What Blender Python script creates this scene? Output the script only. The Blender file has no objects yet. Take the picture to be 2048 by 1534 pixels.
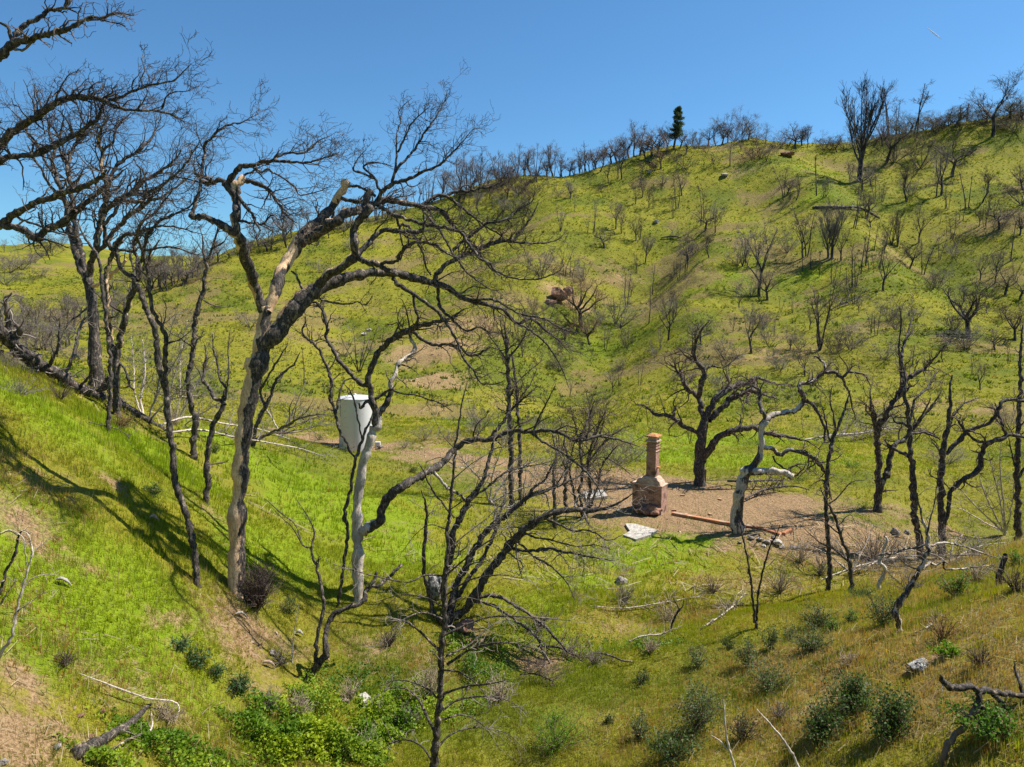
import bpy, math, random
import numpy as np
from mathutils import Vector
R = math.radians
SC = bpy.context.scene
# ------------------------------------------------------------------ camera, sky, sun, exposure
FPX, HV, CAMZ = 1400.0, 600.0, 20.0            # focal length in photo pixels, horizon row, camera height
PITCH = math.atan((767-HV)/FPX)
cam_data = bpy.data.cameras.new('camera'); cam = bpy.data.objects.new('camera', cam_data)
SC.collection.objects.link(cam); SC.camera = cam
cam_data.sensor_width = 36; cam_data.lens = 36*FPX/2048; cam_data.clip_start = .1; cam_data.clip_end = 20000
cam.location = (0, 0, CAMZ); cam.rotation_euler = (R(90)-PITCH, 0, 0)
SC.render.resolution_x, SC.render.resolution_y = 1024, 767
AZ, EL = R(17), R(54)                          # sun: from the right, a little beyond the view's normal
sunv = Vector((math.cos(AZ)*math.cos(EL), math.sin(AZ)*math.cos(EL), math.sin(EL)))
w = bpy.data.worlds.new('World'); SC.world = w; w.use_nodes = True
nt = w.node_tree; nt.nodes.clear()
sky = nt.nodes.new('ShaderNodeTexSky'); sky.sky_type = 'NISHITA'; sky.sun_disc = False
sky.sun_elevation = EL; sky.sun_rotation = R(90)-AZ; sky.altitude = 1200; sky.air_density = 1.1; sky.dust_density = .8; sky.ozone_density = 2.6
bg = nt.nodes.new('ShaderNodeBackground'); bg.inputs['Strength'].default_value = 0.072
ow = nt.nodes.new('ShaderNodeOutputWorld')
mx = nt.nodes.new('ShaderNodeMix'); mx.data_type = 'RGBA'; mx.blend_type = 'MULTIPLY'; mx.inputs[0].default_value = 1; mx.inputs[7].default_value = (.56, .92, 1.12, 1)
nt.links.new(sky.outputs[0], mx.inputs[6]); nt.links.new(mx.outputs[2], bg.inputs[0]); nt.links.new(bg.outputs[0], ow.inputs[0])
ld = bpy.data.lights.new('sun', 'SUN'); ld.energy = 5.0; ld.angle = R(.5); ld.color = (1, .945, .85)
sun = bpy.data.objects.new('sun', ld); SC.collection.objects.link(sun)
sun.rotation_euler = (-sunv).to_track_quat('-Z', 'Y').to_euler()
SC.view_settings.view_transform = 'Standard'; SC.view_settings.look = 'None'
SC.view_settings.exposure = 0.84; SC.view_settings.gamma = 1

# ------------------------------------------------------------------ pixel <-> place
cp, sp = math.cos(PITCH), math.sin(PITCH)
def P(u, v, d):
    x = (u-1024)/FPX; y = -(v-767)/FPX
    return np.array([x*d, d*(cp + y*sp), CAMZ + d*(y*cp - sp)])
rs = np.random.RandomState(7)
TAB = rs.rand(256, 256)
def vn(x, y):
    x = np.asarray(x, float); y = np.asarray(y, float)
    xi = np.floor(x).astype(int); yi = np.floor(y).astype(int); fx = x-xi; fy = y-yi
    fx = fx*fx*(3-2*fx); fy = fy*fy*(3-2*fy)
    a = TAB[xi & 255, yi & 255]; b = TAB[(xi+1) & 255, yi & 255]; c = TAB[xi & 255, (yi+1) & 255]; e = TAB[(xi+1) & 255, (yi+1) & 255]
    return (a*(1-fx)+b*fx)*(1-fy) + (c*(1-fx)+e*fx)*fy - .5

def fbm(x, y, s, o=4):
    t = 0; w = 1; x = np.asarray(x)*s; y = np.asarray(y)*s
    for i in range(o): t = t + w*vn(x+i*17.3, y+i*9.1); x = x*2.1; y = y*2.1; w *= .55
    return t
CP = """0,775,21 100,800,23 200,825,26 300,845,29 440,862,34 560,874,41 640,888,46 705,906,50 760,900,50
0,900,18.5 0,1050,16 0,1200,14.5 0,1350,13.5 0,1534,12 150,950,19.3 150,1150,16.6 150,1350,14.6 200,1534,13
300,920,23.5 300,1020,20.6 300,1150,18.2 300,1300,16.5 350,1450,15.2 390,1165,19.3 475,1180,20 410,1005,23.5 388,918,27
500,900,34 560,950,33.5 560,1050,27 560,1200,22.2 560,1350,18.6 480,1500,15.6 700,960,39 700,1050,31 715,1190,24 640,1350,19.6
600,1480,16.9 850,1450,18.6 800,1100,28.5 800,1250,23 860,1000,35 850,950,41.5 900,1050,33.2 1000,1000,38.5 1000,1150,28 880,1245,24
1250,1100,31 1250,1180,28.2 1400,1150,29 1300,1030,36 1480,1065,33.2 1560,1072,32.8 1340,1005,38 1755,1022,36.5 1650,1040,35
1100,1300,23.4 1500,1205,27.8 1650,1182,28.9 1800,1130,32.5 2000,1085,36 2048,1070,37 1880,1118,33.5
1200,940,45.5 1400,970,41.5 1600,945,44.6 1800,960,42.8 2000,960,43 1100,900,52 1400,900,52.5 1700,900,52.5 2000,900,52.5 900,900,51.5
1000,860,59 1300,860,59 1600,860,59 1900,860,59 600,850,60 700,850,61 850,850,60
600,800,70 600,700,95 600,600,125 600,520,150 600,468,165 450,512,150 450,600,122 450,700,92 450,780,68
300,600,130 300,650,105 300,720,80 200,690,85 150,640,108 100,700,75 0,620,120 0,690,72
0,600,150 0,540,190 0,492,240 100,482,250 200,492,250 300,515,250 400,528,225 100,540,200 200,560,180 300,560,165
800,830,65 800,760,82 800,650,112 800,550,143 800,470,167 800,430,178 960,374,188
1000,830,65 1000,750,85 1000,650,110 1000,550,138 1000,450,165 1000,362,188
1200,830,64 1200,750,84 1200,650,107 1200,550,132 1200,450,158 1200,380,177 1200,327,190
1350,830,64.5 1350,750,83 1350,650,105 1350,550,130 1350,450,155 1350,380,172 1350,294,194
1500,830,64 1500,750,82 1500,650,103 1500,550,126 1500,450,150 1500,350,178 1500,284,197
1650,830,64 1650,750,80 1650,650,98 1650,560,115 1650,480,132 1650,400,156 1650,293,190 1720,362,162
1800,830,63 1800,750,77 1800,650,94 1800,560,110 1800,480,133 1800,400,150 1800,330,168 1800,272,184
1900,800,66 1900,700,84 1900,620,100 1900,520,124 1900,420,142 1900,330,160 1900,245,184
2048,850,58 2048,780,68 2048,680,88 2048,560,110 2048,450,130 2048,330,155 2048,226,180
2048,1180,17 1950,1200,18.5 1850,1230,20 1795,1270,20.5 1700,1230,23 1510,1255,22.5 1620,1200,25.5
2048,1300,14 2048,1420,12 2048,1534,11 1850,1400,14 1850,1534,12 1650,1350,17.5 1650,1534,13.7 1450,1300,20.5 1450,1420,17.2 1450,1534,15
1250,1350,20.5 1250,1534,16 1050,1450,18.3 1050,1534,16.5 850,1534,17 700,1534,16.4 1150,1250,24.5"""
pts = [P(*map(float, t.split(','))) for t in CP.split()]
pts += [np.array([a, b, c+CAMZ]) for a, b, c in [(-22,20,1.2),(-35,15,8),(-25,5,3),(-12,5,-4),(0,8,-10.2),(0,0,-9.6),(8,5,-7),(15,8,-4),(15,0,-3),(25,15,-2),(25,24,-5),(38,35,-9),
  (-10,0,-4),(0,-20,-6),(30,0,3),(-30,-15,10),(-25,33,-3.6),(-40,45,-4),(-60,60,-5),(-80,50,2),(-110,100,6),(-150,80,12),(-150,150,12),(-200,200,24),(-260,250,18),(-160,290,14),(-90,290,14),(-60,240,6),
  (-30,260,8),(30,262,15),(80,265,24),(140,262,30),(200,240,36),(300,200,38),(110,100,8),(70,60,-8),(130,60,3),(60,40,-9),(80,20,0),(170,130,28),(200,60,20),(0,420,0),(220,420,0),(-220,420,0),
  (0,800,-10),(600,600,-10),(-600,600,-10),(600,0,10),(-600,0,10),(0,-300,0),(500,-300,0),(-500,-300,0)]]
pts = np.array(pts)
# merge near duplicates, then multiquadric surface through the points
keep = []
for i, p in enumerate(pts):
    if all(np.hypot(*(p[:2]-pts[j][:2])) > .8 for j in keep): keep.append(i)
pts = pts[keep]
def kern(dx, dy): return np.sqrt(dx*dx+dy*dy+9.0)
D = kern(pts[:, None, 0]-pts[None, :, 0], pts[:, None, 1]-pts[None, :, 1])
n_ = len(pts); A = np.zeros((n_+3, n_+3)); A[:n_, :n_] = D - np.eye(n_)*.35
A[:n_, n_] = 1; A[:n_, n_+1:] = pts[:, :2]; A[n_:, :n_] = A[:n_, n_:].T
W = np.linalg.solve(A, np.concatenate([pts[:, 2], [0, 0, 0]]))
FL = lambda s: np.array([P(*map(float, t.split(','))) for t in s.split()])
FOLDS = [(FL("1500,300,192 1600,380,165 1700,440,143 1790,500,124 1950,640,97"), 4.5, 9), (FL("1690,380,160 1750,465,140 1830,512,126 1900,560,112 1990,620,100 2060,680,88"), -4.5, 8),
  (FL("1345,440,160 1290,540,133 1215,640,110 1150,740,88 1090,810,69"), -5, 9), (FL("1130,400,170 1080,500,150 1040,590,125 980,690,100"), 3, 9), (FL("640,560,138 700,640,112 760,720,90 800,790,74"), -2.5, 9),
  (FL("1440,480,145 1420,580,118 1400,690,95"), 2.5, 8), (FL("1700,1240,23.5 1560,1215,26.5 1440,1235,25.8 1250,1270,24.8 1100,1330,22.6 980,1370,20.5"), -.55, 1.1)]
def H(x, y, detail=True):
    x = np.asarray(x, float).ravel(); y = np.asarray(y, float).ravel(); out = np.empty(len(x))
    for s in range(0, len(x), 60000):
        a, b = x[s:s+60000], y[s:s+60000]
        out[s:s+60000] = kern(a[:, None]-pts[None, :, 0], b[:, None]-pts[None, :, 1]) @ W[:n_] + W[n_] + W[n_+1]*a + W[n_+2]*b
    if detail:
        d = np.hypot(x, y); far = np.clip((d-55)/60, 0, 1)
        pad = np.exp(-(((x-11.5)/11.5)**2 + ((y-38.8)/6.6)**2)**3)            # the levelled house pad stays smooth
        out = out*(1-pad)+(CAMZ-11.03)*pad
        nz = vn(x*.16, y*.16)*.7*(1-.6*far) + vn(x*.7+9, y*.7)*.24 + vn(x*2.1, y*2.1+5)*.11
        nz += far*(vn(x*.05, y*.06+3)*3.0 + vn(x*.22+5, y*.5)*.8 + vn(x*.6, y*1.1)*.35)
        for Q, am, wd_ in FOLDS:
            k = (x > Q[:, 0].min()-30) & (x < Q[:, 0].max()+30) & (y > Q[:, 1].min()-30) & (y < Q[:, 1].max()+30)
            if k.any(): ds, tt = seg_dist(x[k], y[k], Q); out[k] += am*np.exp(-(ds/wd_)**2)*np.sin(np.clip(tt, .02, .98)*math.pi)**.6
        out += nz*(1-.95*pad)
    return out
def seg_dist(x, y, Q):
    best = np.full(len(x), 1e9); tt = np.zeros(len(x)); n1 = len(Q)-1
    for i in range(n1):
        a, b = Q[i][:2], Q[i+1][:2]; ab = b-a; t = np.clip(((x-a[0])*ab[0]+(y-a[1])*ab[1])/(ab @ ab), 0, 1)
        d = np.hypot(x-a[0]-t*ab[0], y-a[1]-t*ab[1]); k = d < best; best[k] = d[k]; tt[k] = (i+t[k])/n1
    return best, tt
def hz(x, y): return float(H([x], [y])[0])
DD = np.concatenate([np.arange(8, 60, .2), np.arange(60, 290, .6)])
def ground(u, v):
    """world point where the ray through photo pixel (u, v) meets the ground (or the nearest crest)"""
    q = P(u, v, 1.0) - np.array([0, 0, CAMZ])
    z = CAMZ + q[2]*DD; h = H(q[0]*DD, q[1]*DD); g = h - z
    i = np.argmax(g > 0)
    if g[i] <= 0: i = np.argmax(g[DD > 120]/DD[DD > 120]) + np.sum(DD <= 120); d = DD[i]
    elif i == 0: d = DD[0]
    else: d = DD[i-1] + (DD[i]-DD[i-1])*(-g[i-1])/(g[i]-g[i-1])
    x, y = q[0]*d, q[1]*d
    return np.array([x, y, hz(x, y)]), d

# ------------------------------------------------------------------ object helpers
def link(o): SC.collection.objects.link(o); return o
def tag(o, label, cat, group=None, kind=None):
    if label: o['label'] = label
    if cat: o['category'] = cat
    if group: o['group'] = group
    if kind: o['kind'] = kind
    return o
def empty(name, loc, label=None, cat=None, group=None, rz=0):
    o = link(bpy.data.objects.new(name, None)); o.location = [float(c) for c in loc]; o.rotation_euler = (0, 0, rz)
    o.empty_display_size = .2
    return tag(o, label, cat, group)
def mesh_np(name, V, F, m=None, parent=None, attrs=None, smooth=True, face_len=None):
    """V (n,3); F (k,3|4) or list of such arrays; parent: V is in the parent's space"""
    V = np.ascontiguousarray(V, np.float32)
    Fs = F if isinstance(F, list) else [F]
    me = bpy.data.meshes.new(name); me.vertices.add(len(V)); me.vertices.foreach_set('co', V.ravel())
    idx = np.concatenate([f.ravel() for f in Fs]).astype(np.int32)
    tot = np.concatenate([np.full(len(f), f.shape[1]) for f in Fs]).astype(np.int32)
    st = np.concatenate([[0], np.cumsum(tot)[:-1]]).astype(np.int32)
    me.loops.add(len(idx)); me.loops.foreach_set('vertex_index', idx)
    me.polygons.add(len(tot)); me.polygons.foreach_set('loop_start', st); me.polygons.foreach_set('loop_total', tot)
    if attrs:
        for k, a in attrs.items():
            a = np.asarray(a, np.float32)
            if a.ndim == 1: t = me.attributes.new(k, 'FLOAT', 'POINT'); t.data.foreach_set('value', a)
            else:
                t = me.attributes.new(k, 'FLOAT_COLOR', 'POINT'); c = np.ones((len(a), 4), np.float32); c[:, :3] = a; t.data.foreach_set('color', c.ravel())
    me.update(calc_edges=True)
    me.polygons.foreach_set('use_smooth', np.full(len(tot), smooth))
    o = link(bpy.data.objects.new(name, me))
    if m: me.materials.append(m)
    if parent is not None: o.parent = parent
    return o

# ------------------------------------------------------------------ materials
class N:
    def __init__(s, name, rough=.8, spec=.3):
        s.m = bpy.data.materials.new(name); s.m.use_nodes = True; s.t = s.m.node_tree; s.b = s.t.nodes['Principled BSDF']
        s.b.inputs['Roughness'].default_value = rough; s.b.inputs['Specular IOR Level'].default_value = spec
    def n(s, k, **kw):
        x = s.t.nodes.new(k)
        for a, b in kw.items():
            if hasattr(x, a): setattr(x, a, b)
            else: x.inputs[a.replace('_', ' ')].default_value = b
        return x
    def l(s, a, b): s.t.links.new(a, b)
    def geo(s): return s.n('ShaderNodeNewGeometry').outputs['Position']
    def obj(s): return s.n('ShaderNodeTexCoord').outputs['Object']
    def noise(s, vec, scale, detail=4, rough=.55, dist=0, stretch=None):
        if stretch:
            mp = s.n('ShaderNodeMapping'); mp.inputs['Scale'].default_value = stretch; s.l(vec, mp.inputs[0]); vec = mp.outputs[0]
        x = s.n('ShaderNodeTexNoise', Scale=scale, Detail=detail, Roughness=rough, Distortion=dist); s.l(vec, x.inputs['Vector']); return x.outputs['Fac']
    def ramp(s, fac, *st):
        r = s.n('ShaderNodeValToRGB'); e = r.color_ramp.elements
        while len(e) < len(st): e.new(.5)
        for q, (p, c) in zip(e, st): q.position = p; q.color = (c, c, c, 1) if not hasattr(c, '__len__') else (*c, 1)
        s.l(fac, r.inputs[0]); return r.outputs[0]
    def mix(s, f, a, b, mode='MIX'):
        x = s.n('ShaderNodeMix', data_type='RGBA'); x.blend_type = mode
        for i, v in ((0, f), (6, a), (7, b)):
            if hasattr(v, 'links'): s.l(v, x.inputs[i])
            else: x.inputs[i].default_value = v if i == 0 else (*v, 1)
        return x.outputs[2]
    def math(s, op, a, b=0, clamp=False):
        x = s.n('ShaderNodeMath', operation=op, use_clamp=clamp)
        for i, v in ((0, a), (1, b)):
            if hasattr(v, 'links'): s.l(v, x.inputs[i])
            else: x.inputs[i].default_value = v
        return x.outputs[0]
    def attr(s, name, col=False): return s.n('ShaderNodeAttribute', attribute_name=name).outputs['Color' if col else 'Fac']
    def bump(s, h, strength=.5, dist=.05):
        x = s.n('ShaderNodeBump', Strength=strength, Distance=dist); s.l(h, x.inputs['Height']); s.l(x.outputs[0], s.b.inputs['Normal'])
    def col(s, c):
        if hasattr(c, 'links'): s.l(c, s.b.inputs['Base Color'])
        else: s.b.inputs['Base Color'].default_value = (*c, 1)
        return s
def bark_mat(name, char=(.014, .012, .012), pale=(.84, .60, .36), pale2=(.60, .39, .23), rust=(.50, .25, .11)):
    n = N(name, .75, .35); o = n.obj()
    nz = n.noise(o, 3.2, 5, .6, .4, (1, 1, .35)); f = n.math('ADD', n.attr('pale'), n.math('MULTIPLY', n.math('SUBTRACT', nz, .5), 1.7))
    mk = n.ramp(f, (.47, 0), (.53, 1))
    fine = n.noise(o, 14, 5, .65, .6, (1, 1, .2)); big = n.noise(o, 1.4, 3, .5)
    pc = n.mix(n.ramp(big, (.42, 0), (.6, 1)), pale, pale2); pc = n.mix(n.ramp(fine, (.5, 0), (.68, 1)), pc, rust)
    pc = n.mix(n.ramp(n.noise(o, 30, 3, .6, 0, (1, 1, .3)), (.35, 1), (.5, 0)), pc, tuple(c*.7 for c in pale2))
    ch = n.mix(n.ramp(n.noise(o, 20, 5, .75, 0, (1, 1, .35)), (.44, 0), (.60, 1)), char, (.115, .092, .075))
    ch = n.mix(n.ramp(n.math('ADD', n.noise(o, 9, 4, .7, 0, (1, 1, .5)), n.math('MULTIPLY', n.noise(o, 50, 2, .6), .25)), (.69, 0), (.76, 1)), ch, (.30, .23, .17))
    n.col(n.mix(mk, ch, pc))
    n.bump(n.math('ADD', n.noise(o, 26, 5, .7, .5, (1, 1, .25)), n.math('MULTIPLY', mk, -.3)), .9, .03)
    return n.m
def twig_mat(name, a, b):
    n = N(name, .8, .25); o = n.obj()
    n.col(n.mix(n.ramp(n.noise(o, 1.3, 4, .6), (.38, 0), (.62, 1)), a, b)); n.bump(n.noise(o, 40, 2), .4, .01); return n.m
M = {}
M['bark'] = bark_mat('fire scarred bark')
M['bark_pale'] = bark_mat('weathered grey bark', (.022, .019, .018), (.66, .58, .48), (.44, .38, .33), (.3, .19, .11))
M['char'] = bark_mat('charred bark', pale=(.2, .15, .11), pale2=(.13, .11, .1), rust=(.2, .09, .035))
M['twig_black'] = twig_mat('charred twig', (.03, .023, .02), (.12, .09, .07))
M['twig_brown'] = twig_mat('brown twig', (.07, .048, .04), (.15, .11, .09))
M['twig_grey'] = twig_mat('grey dead twig', (.13, .105, .09), (.30, .26, .22))
M['twig_pale'] = twig_mat('bleached twig', (.26, .20, .14), (.46, .38, .28))
# ------------------------------------------------------------------ terrain
def axis(lo, hi, fine, half, g):
    a = [0.0]; s = fine
    while a[-1] < hi:
        if a[-1] > half: s = max(fine, fine + (a[-1]-half)*g)
        a.append(a[-1]+s)
    b = [0.0]; s = fine
    while b[-1] > lo:
        if -b[-1] > half: s = fine + (-b[-1]-half)*g
        b.append(b[-1]-s)
    return np.array(b[:0:-1]+a)
gx = axis(-1500, 1500, .17, 26, .0085)
gy = np.concatenate([np.arange(-60, 6, 1.5)[:-1], axis(0, 1500, .14, 18, .0068)[0:]*1.0 + 6])
X, Y = np.meshgrid(gx, gy); Z = H(X, Y).reshape(X.shape)
ny, nx = X.shape
TV = np.stack([X, Y, Z], -1).reshape(-1, 3)
ii = np.arange(ny*nx).reshape(ny, nx)
TF = np.stack([ii[:-1, :-1], ii[:-1, 1:], ii[1:, 1:], ii[1:, :-1]], -1).reshape(-1, 4)
# colour masks: (u, v, half-width m, half-depth m, strength) of patches of another colour, the dark green ones partly painted shade
BL = {'dirt': "1400,1008,10,3.6,1.45 1500,1040,8,3,1.35 1600,1072,5.5,2.6,1.1 1700,1060,6,2.2,.9 1300,980,8,4,1.3 1180,965,8,4.5,1.2 1060,945,8,4,1 940,925,7,4,.9 1700,1075,5,3,.85 1640,1005,8,2.2,.6 1460,960,4,2.0,.5 1780,1065,5,3,.75 1880,1060,5,3,.6 760,898,7,3,.9 640,880,6,2,1 575,865,4,2,.9 1990,1080,5,3,.5 870,905,5,4,.8 60,1385,1.3,.7,.9 10,1470,1.0,.9,1 90,1440,1.1,.6,.8 150,1500,.8,.5,.7 20,1420,1,.6,.7 500,1300,1.6,1.6,.75 480,1250,1,1,.8 560,1290,1.4,1,.7 540,1340,1.3,1,.75 470,1320,.8,.8,.6 20,1030,1.2,.8,.7 130,960,1,.5,.6 200,900,.9,.5,.5 230,970,.9,.5,.6 430,1030,1.2,.8,.6 740,1290,1.2,1,.6 820,1050,1.6,1,.5 930,1270,.9,.7,1 1080,1330,1.4,1.1,.9 1150,1440,1.8,.9,.5 1900,1300,1.6,1,.7 1950,1290,1.5,.9,.6 1650,1400,1.4,.8,.5 1230,1270,1,.8,.4 350,1250,.6,1,.5 190,1150,.7,.5,.4 1450,1100,3,1,.6 1560,1095,3,1.1,.7 1850,1070,4,2,.6",
 'deep_green_shade': "1200,640,9,7,1 1130,700,9,6,1 1240,690,8,6,.9 1170,760,8,5,.8 1150,480,9,7,.8 1500,580,10,7,.9 1280,560,8,6,.7 1650,470,7,7,.7 1750,560,9,6,.6 1900,540,9,7,.7 1330,480,7,7,.7 1060,420,9,6,.6 1560,650,8,5,.6 1450,760,9,4,.5 1850,700,9,5,.5 1170,330,10,6,.6 1620,350,8,7,.7",  # dark green growth, plus gully and tree shade painted into the colour
 'rock': "860,700,8,6,1.05 900,650,7,7,.75 870,760,5,5,.9 960,650,7,6,.7 850,820,4,4,.5 1130,590,6,5,.9 1000,600,6,4,.4 1240,720,5,4,.4 1560,710,8,4,.6 1620,610,6,5,.45 1250,560,8,4,.5 1370,555,9,4,.5 1880,820,10,3,.45 1830,810,8,3,.6 700,610,14,8,.32 640,690,9,7,.3 1480,345,10,5,.45 1560,380,8,5,.45 1640,440,9,6,.5 1780,500,8,6,.45 1900,460,9,6,.4 1990,440,9,5,.4 1480,400,5,9,.3 1430,300,9,4,.5",
 'lush': "100,1180,4,3,.9 300,900,4,3,.9 600,960,6,6,1 700,1030,5,5,1 560,1100,4,4,.8 800,1100,4,4,.7 330,1330,2,2,.7 830,1000,4,4,.6 100,830,4,2,.8 250,1200,3,2.5,.8 1150,1150,4,2,.6 1350,1080,4,1.6,.9 1300,1120,4,2,.8 1050,1200,3,2,.5 1400,880,14,4,.8 1530,920,10,4,.7 1330,905,8,5,.8 1150,1300,3,2,.6 1000,850,10,5,.5 1600,560,14,7,.5 1500,560,12,8,.6 1200,700,12,8,.6 1250,660,10,6,.5 1120,430,12,6,.4 1350,330,10,5,.4 1620,340,12,6,.5 1650,390,8,6,.7 650,850,6,3,.4 730,560,10,6,.2 1700,560,8,4,.4",
 'dry': "1800,1200,6,4,.5 1650,1300,4,2.5,.8 1800,1300,4,2.5,1 1950,1350,3,2,1 1550,1450,3,2,.8 1300,1450,3,1.6,.5 1950,1250,3,2,.8 1700,1420,3,2,.7 1950,1470,3,1.5,.5 1500,1170,5,2,.7 1650,1110,6,3,.8 1850,1130,7,4,1 1950,1120,6,4,1 1250,1250,3,1.4,.6 1400,1230,3,1.5,.6 1600,830,16,3,.3 330,1430,2.6,1.6,.6 200,1370,2,1.2,.6 450,1240,1.6,1.2,.6 1150,890,10,4,.6 930,880,8,3,.7  380,570,14,12,.5 60,960,2,1.4,.5 100,1280,2.4,1.2,.5 1950,620,14,10,.2 850,1310,2,1.5,.6 680,1270,1.6,1.6,.4  60,1050,2,1.4,.4"}
def mask(kind, x, y):
    out = np.zeros(len(x))
    for t in BLW[kind]:
        cx, cy, a, b, s = t
        k = (np.abs(x-cx) < a*2.2) & (np.abs(y-cy) < b*2.2)
        q = np.exp(-(((x[k]-cx)/a)**2 + ((y[k]-cy)/b)**2)*1.2)*s
        out[k] = np.maximum(out[k], q)
    return out
BLW = {}
for k, s in BL.items():
    BLW[k] = []
    for t in s.split():
        u, v, a, b, st = map(float, t.split(',')); g, d = ground(u, v); BLW[k].append((g[0], g[1], a, b, st))
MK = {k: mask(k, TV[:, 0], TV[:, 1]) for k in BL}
def vegf(x, y): return np.clip((np.hypot(x, y)-35)/35, .30, 1)*np.clip((fbm(x, y*1.5, .085, 5) + .32*fbm(x+40, y, .03, 3) - .10)*3.2, 0, 1)       # thin, brownish growth
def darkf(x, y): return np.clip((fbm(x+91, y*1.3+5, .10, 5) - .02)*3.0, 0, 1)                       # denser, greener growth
MK['veg'] = vegf(TV[:, 0], TV[:, 1]); MK['deep_green_shade'] = np.maximum(MK['deep_green_shade'], darkf(TV[:, 0], TV[:, 1]))
n = N('hillside grass and soil', .95, .12); g = n.geo()
big = n.noise(g, .06, 5, .6, .6); mid = n.noise(g, .45, 5, .62, .5); fin = n.noise(g, 3.0, 6, .7, .4); vf = n.noise(g, 14, 4, .7); veg = n.noise(g, .16, 6, .68, .8)
c = n.mix(n.ramp(mid, (.38, 0), (.62, 1)), (.235, .215, .018), (.16, .17, .013))
c = n.mix(n.ramp(big, (.44, 0), (.62, .75)), c, (.215, .195, .026))
lush = n.ramp(n.math('ADD', n.attr('lush'), n.math('MULTIPLY', n.math('SUBTRACT', mid, .5), 1.2)), (.3, 0), (.7, 1))
c = n.mix(lush, c, n.mix(n.ramp(fin, (.4, 0), (.62, 1)), (.16, .23, .010), (.21, .27, .012)))
c = n.mix(n.math('MULTIPLY', n.attr('deep_green_shade'), .75), c, (.10, .13, .012))  # darkens for dense growth and for the painted hill shade
vb = n.ramp(n.math('ADD', n.attr('veg'), n.math('MULTIPLY', n.math('SUBTRACT', fin, .5), 2.4)), (.5, 0), (.8, .85))
c = n.mix(vb, c, n.mix(n.ramp(vf, (.4, 0), (.6, 1)), (.17, .125, .04), (.23, .175, .065)))
dry = n.ramp(n.math('ADD', n.attr('dry'), n.math('MULTIPLY', n.math('SUBTRACT', fin, .5), 2.0)), (.45, 0), (.75, .8))
c = n.mix(dry, c, n.mix(n.ramp(vf, (.4, 0), (.6, 1)), (.23, .15, .055), (.34, .25, .12)))
rock = n.ramp(n.math('ADD', n.attr('rock'), n.math('ADD', n.math('MULTIPLY', n.math('SUBTRACT', fin, .5), 1.3), n.math('MULTIPLY', n.math('SUBTRACT', mid, .5), 1.2))), (.32, 0), (.68, .92))
c = n.mix(rock, c, n.mix(n.ramp(vf, (.36, 0), (.6, 1)), (.21, .125, .055), (.40, .27, .14)))
dirt = n.ramp(n.math('ADD', n.attr('dirt'), n.math('ADD', n.math('MULTIPLY', n.math('SUBTRACT', fin, .5), 1.7), n.math('MULTIPLY', n.math('SUBTRACT', mid, .5), 2.2))), (.38, 0), (.85, 1))
c = n.mix(dirt, c, n.mix(n.ramp(vf, (.35, 0), (.62, 1)), (.17, .10, .048), (.37, .25, .14)))
c = n.mix(n.ramp(vf, (.3, .5), (.48, 0)), c, (.05, .055, .012))
n.col(c)
hgt = n.math('ADD', n.math('MULTIPLY', n.noise(g, 1.6, 6, .7), 1.4), n.math('MULTIPLY', n.noise(g, 7, 4, .7), .5))
n.bump(hgt, 1.0, .22)
M['ground'] = n.m
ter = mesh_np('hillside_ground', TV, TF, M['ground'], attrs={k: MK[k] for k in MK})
tag(ter, 'green grassy hills and valley floor with brown earth patches', 'ground', kind='structure')

# ------------------------------------------------------------------ grass and litter (uncountable)
def colmix(a, b, t): return np.asarray(a)[None]*(1-t[:, None]) + np.asarray(b)[None]*t[:, None]
def leaf_mat(name, trans=.35, rough=.6):
    n = N(name, rough, .25); col = n.attr('col', True); n.l(col, n.b.inputs['Base Color'])
    t = n.n('ShaderNodeBsdfTranslucent'); n.l(n.mix(1.0, col, (1.1, 1.2, .6), 'MULTIPLY'), t.inputs[0])
    ms = n.n('ShaderNodeMixShader'); ms.inputs[0].default_value = trans
    n.l(n.b.outputs[0], ms.inputs[1]); n.l(t.outputs[0], ms.inputs[2]); n.l(ms.outputs[0], n.t.nodes['Material Output'].inputs[0]); return n.m
M['blade'] = leaf_mat('grass blade', .4)
def blades(name, cx, cy, cz, h, wd, lean, col, nb, label, cat, seed, mat='blade', spread=.5):
    r = np.random.RandomState(seed); k = len(cx); m = k*nb
    X0 = np.repeat(cx, nb); Y0 = np.repeat(cy, nb); Z0 = np.repeat(cz, nb); h = np.repeat(h, nb)*r.uniform(.55, 1.15, m); wd = np.repeat(wd, nb); C = np.repeat(col, nb, 0)
    a = r.uniform(0, 2*np.pi, m); q = r.uniform(0, 1, m)*h*spread*1.4
    bx = X0+np.cos(a)*q; by = Y0+np.sin(a)*q; b2 = r.uniform(0, 2*np.pi, m); ln = r.uniform(.1, 1, m)*lean*h
    sx, sy = np.cos(b2)*wd/2, np.sin(b2)*wd/2
    tx = bx+np.cos(a)*ln; ty = by+np.sin(a)*ln
    V = np.empty((m, 3, 3)); V[:, 0] = np.stack([bx-sx, by-sy, Z0-.04], -1); V[:, 1] = np.stack([bx+sx, by+sy, Z0-.04], -1); V[:, 2] = np.stack([tx, ty, Z0+h], -1)
    C = np.clip(C*1.15*r.uniform(.75, 1.25, (m, 1)), 0, 1)
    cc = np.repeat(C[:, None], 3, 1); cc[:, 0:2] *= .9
    o = mesh_np(name, V.reshape(-1, 3), np.arange(m*3).reshape(-1, 3), M[mat], attrs={'col': cc.reshape(-1, 3)}, smooth=False)
    return tag(o, label, cat, kind='stuff')
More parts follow.
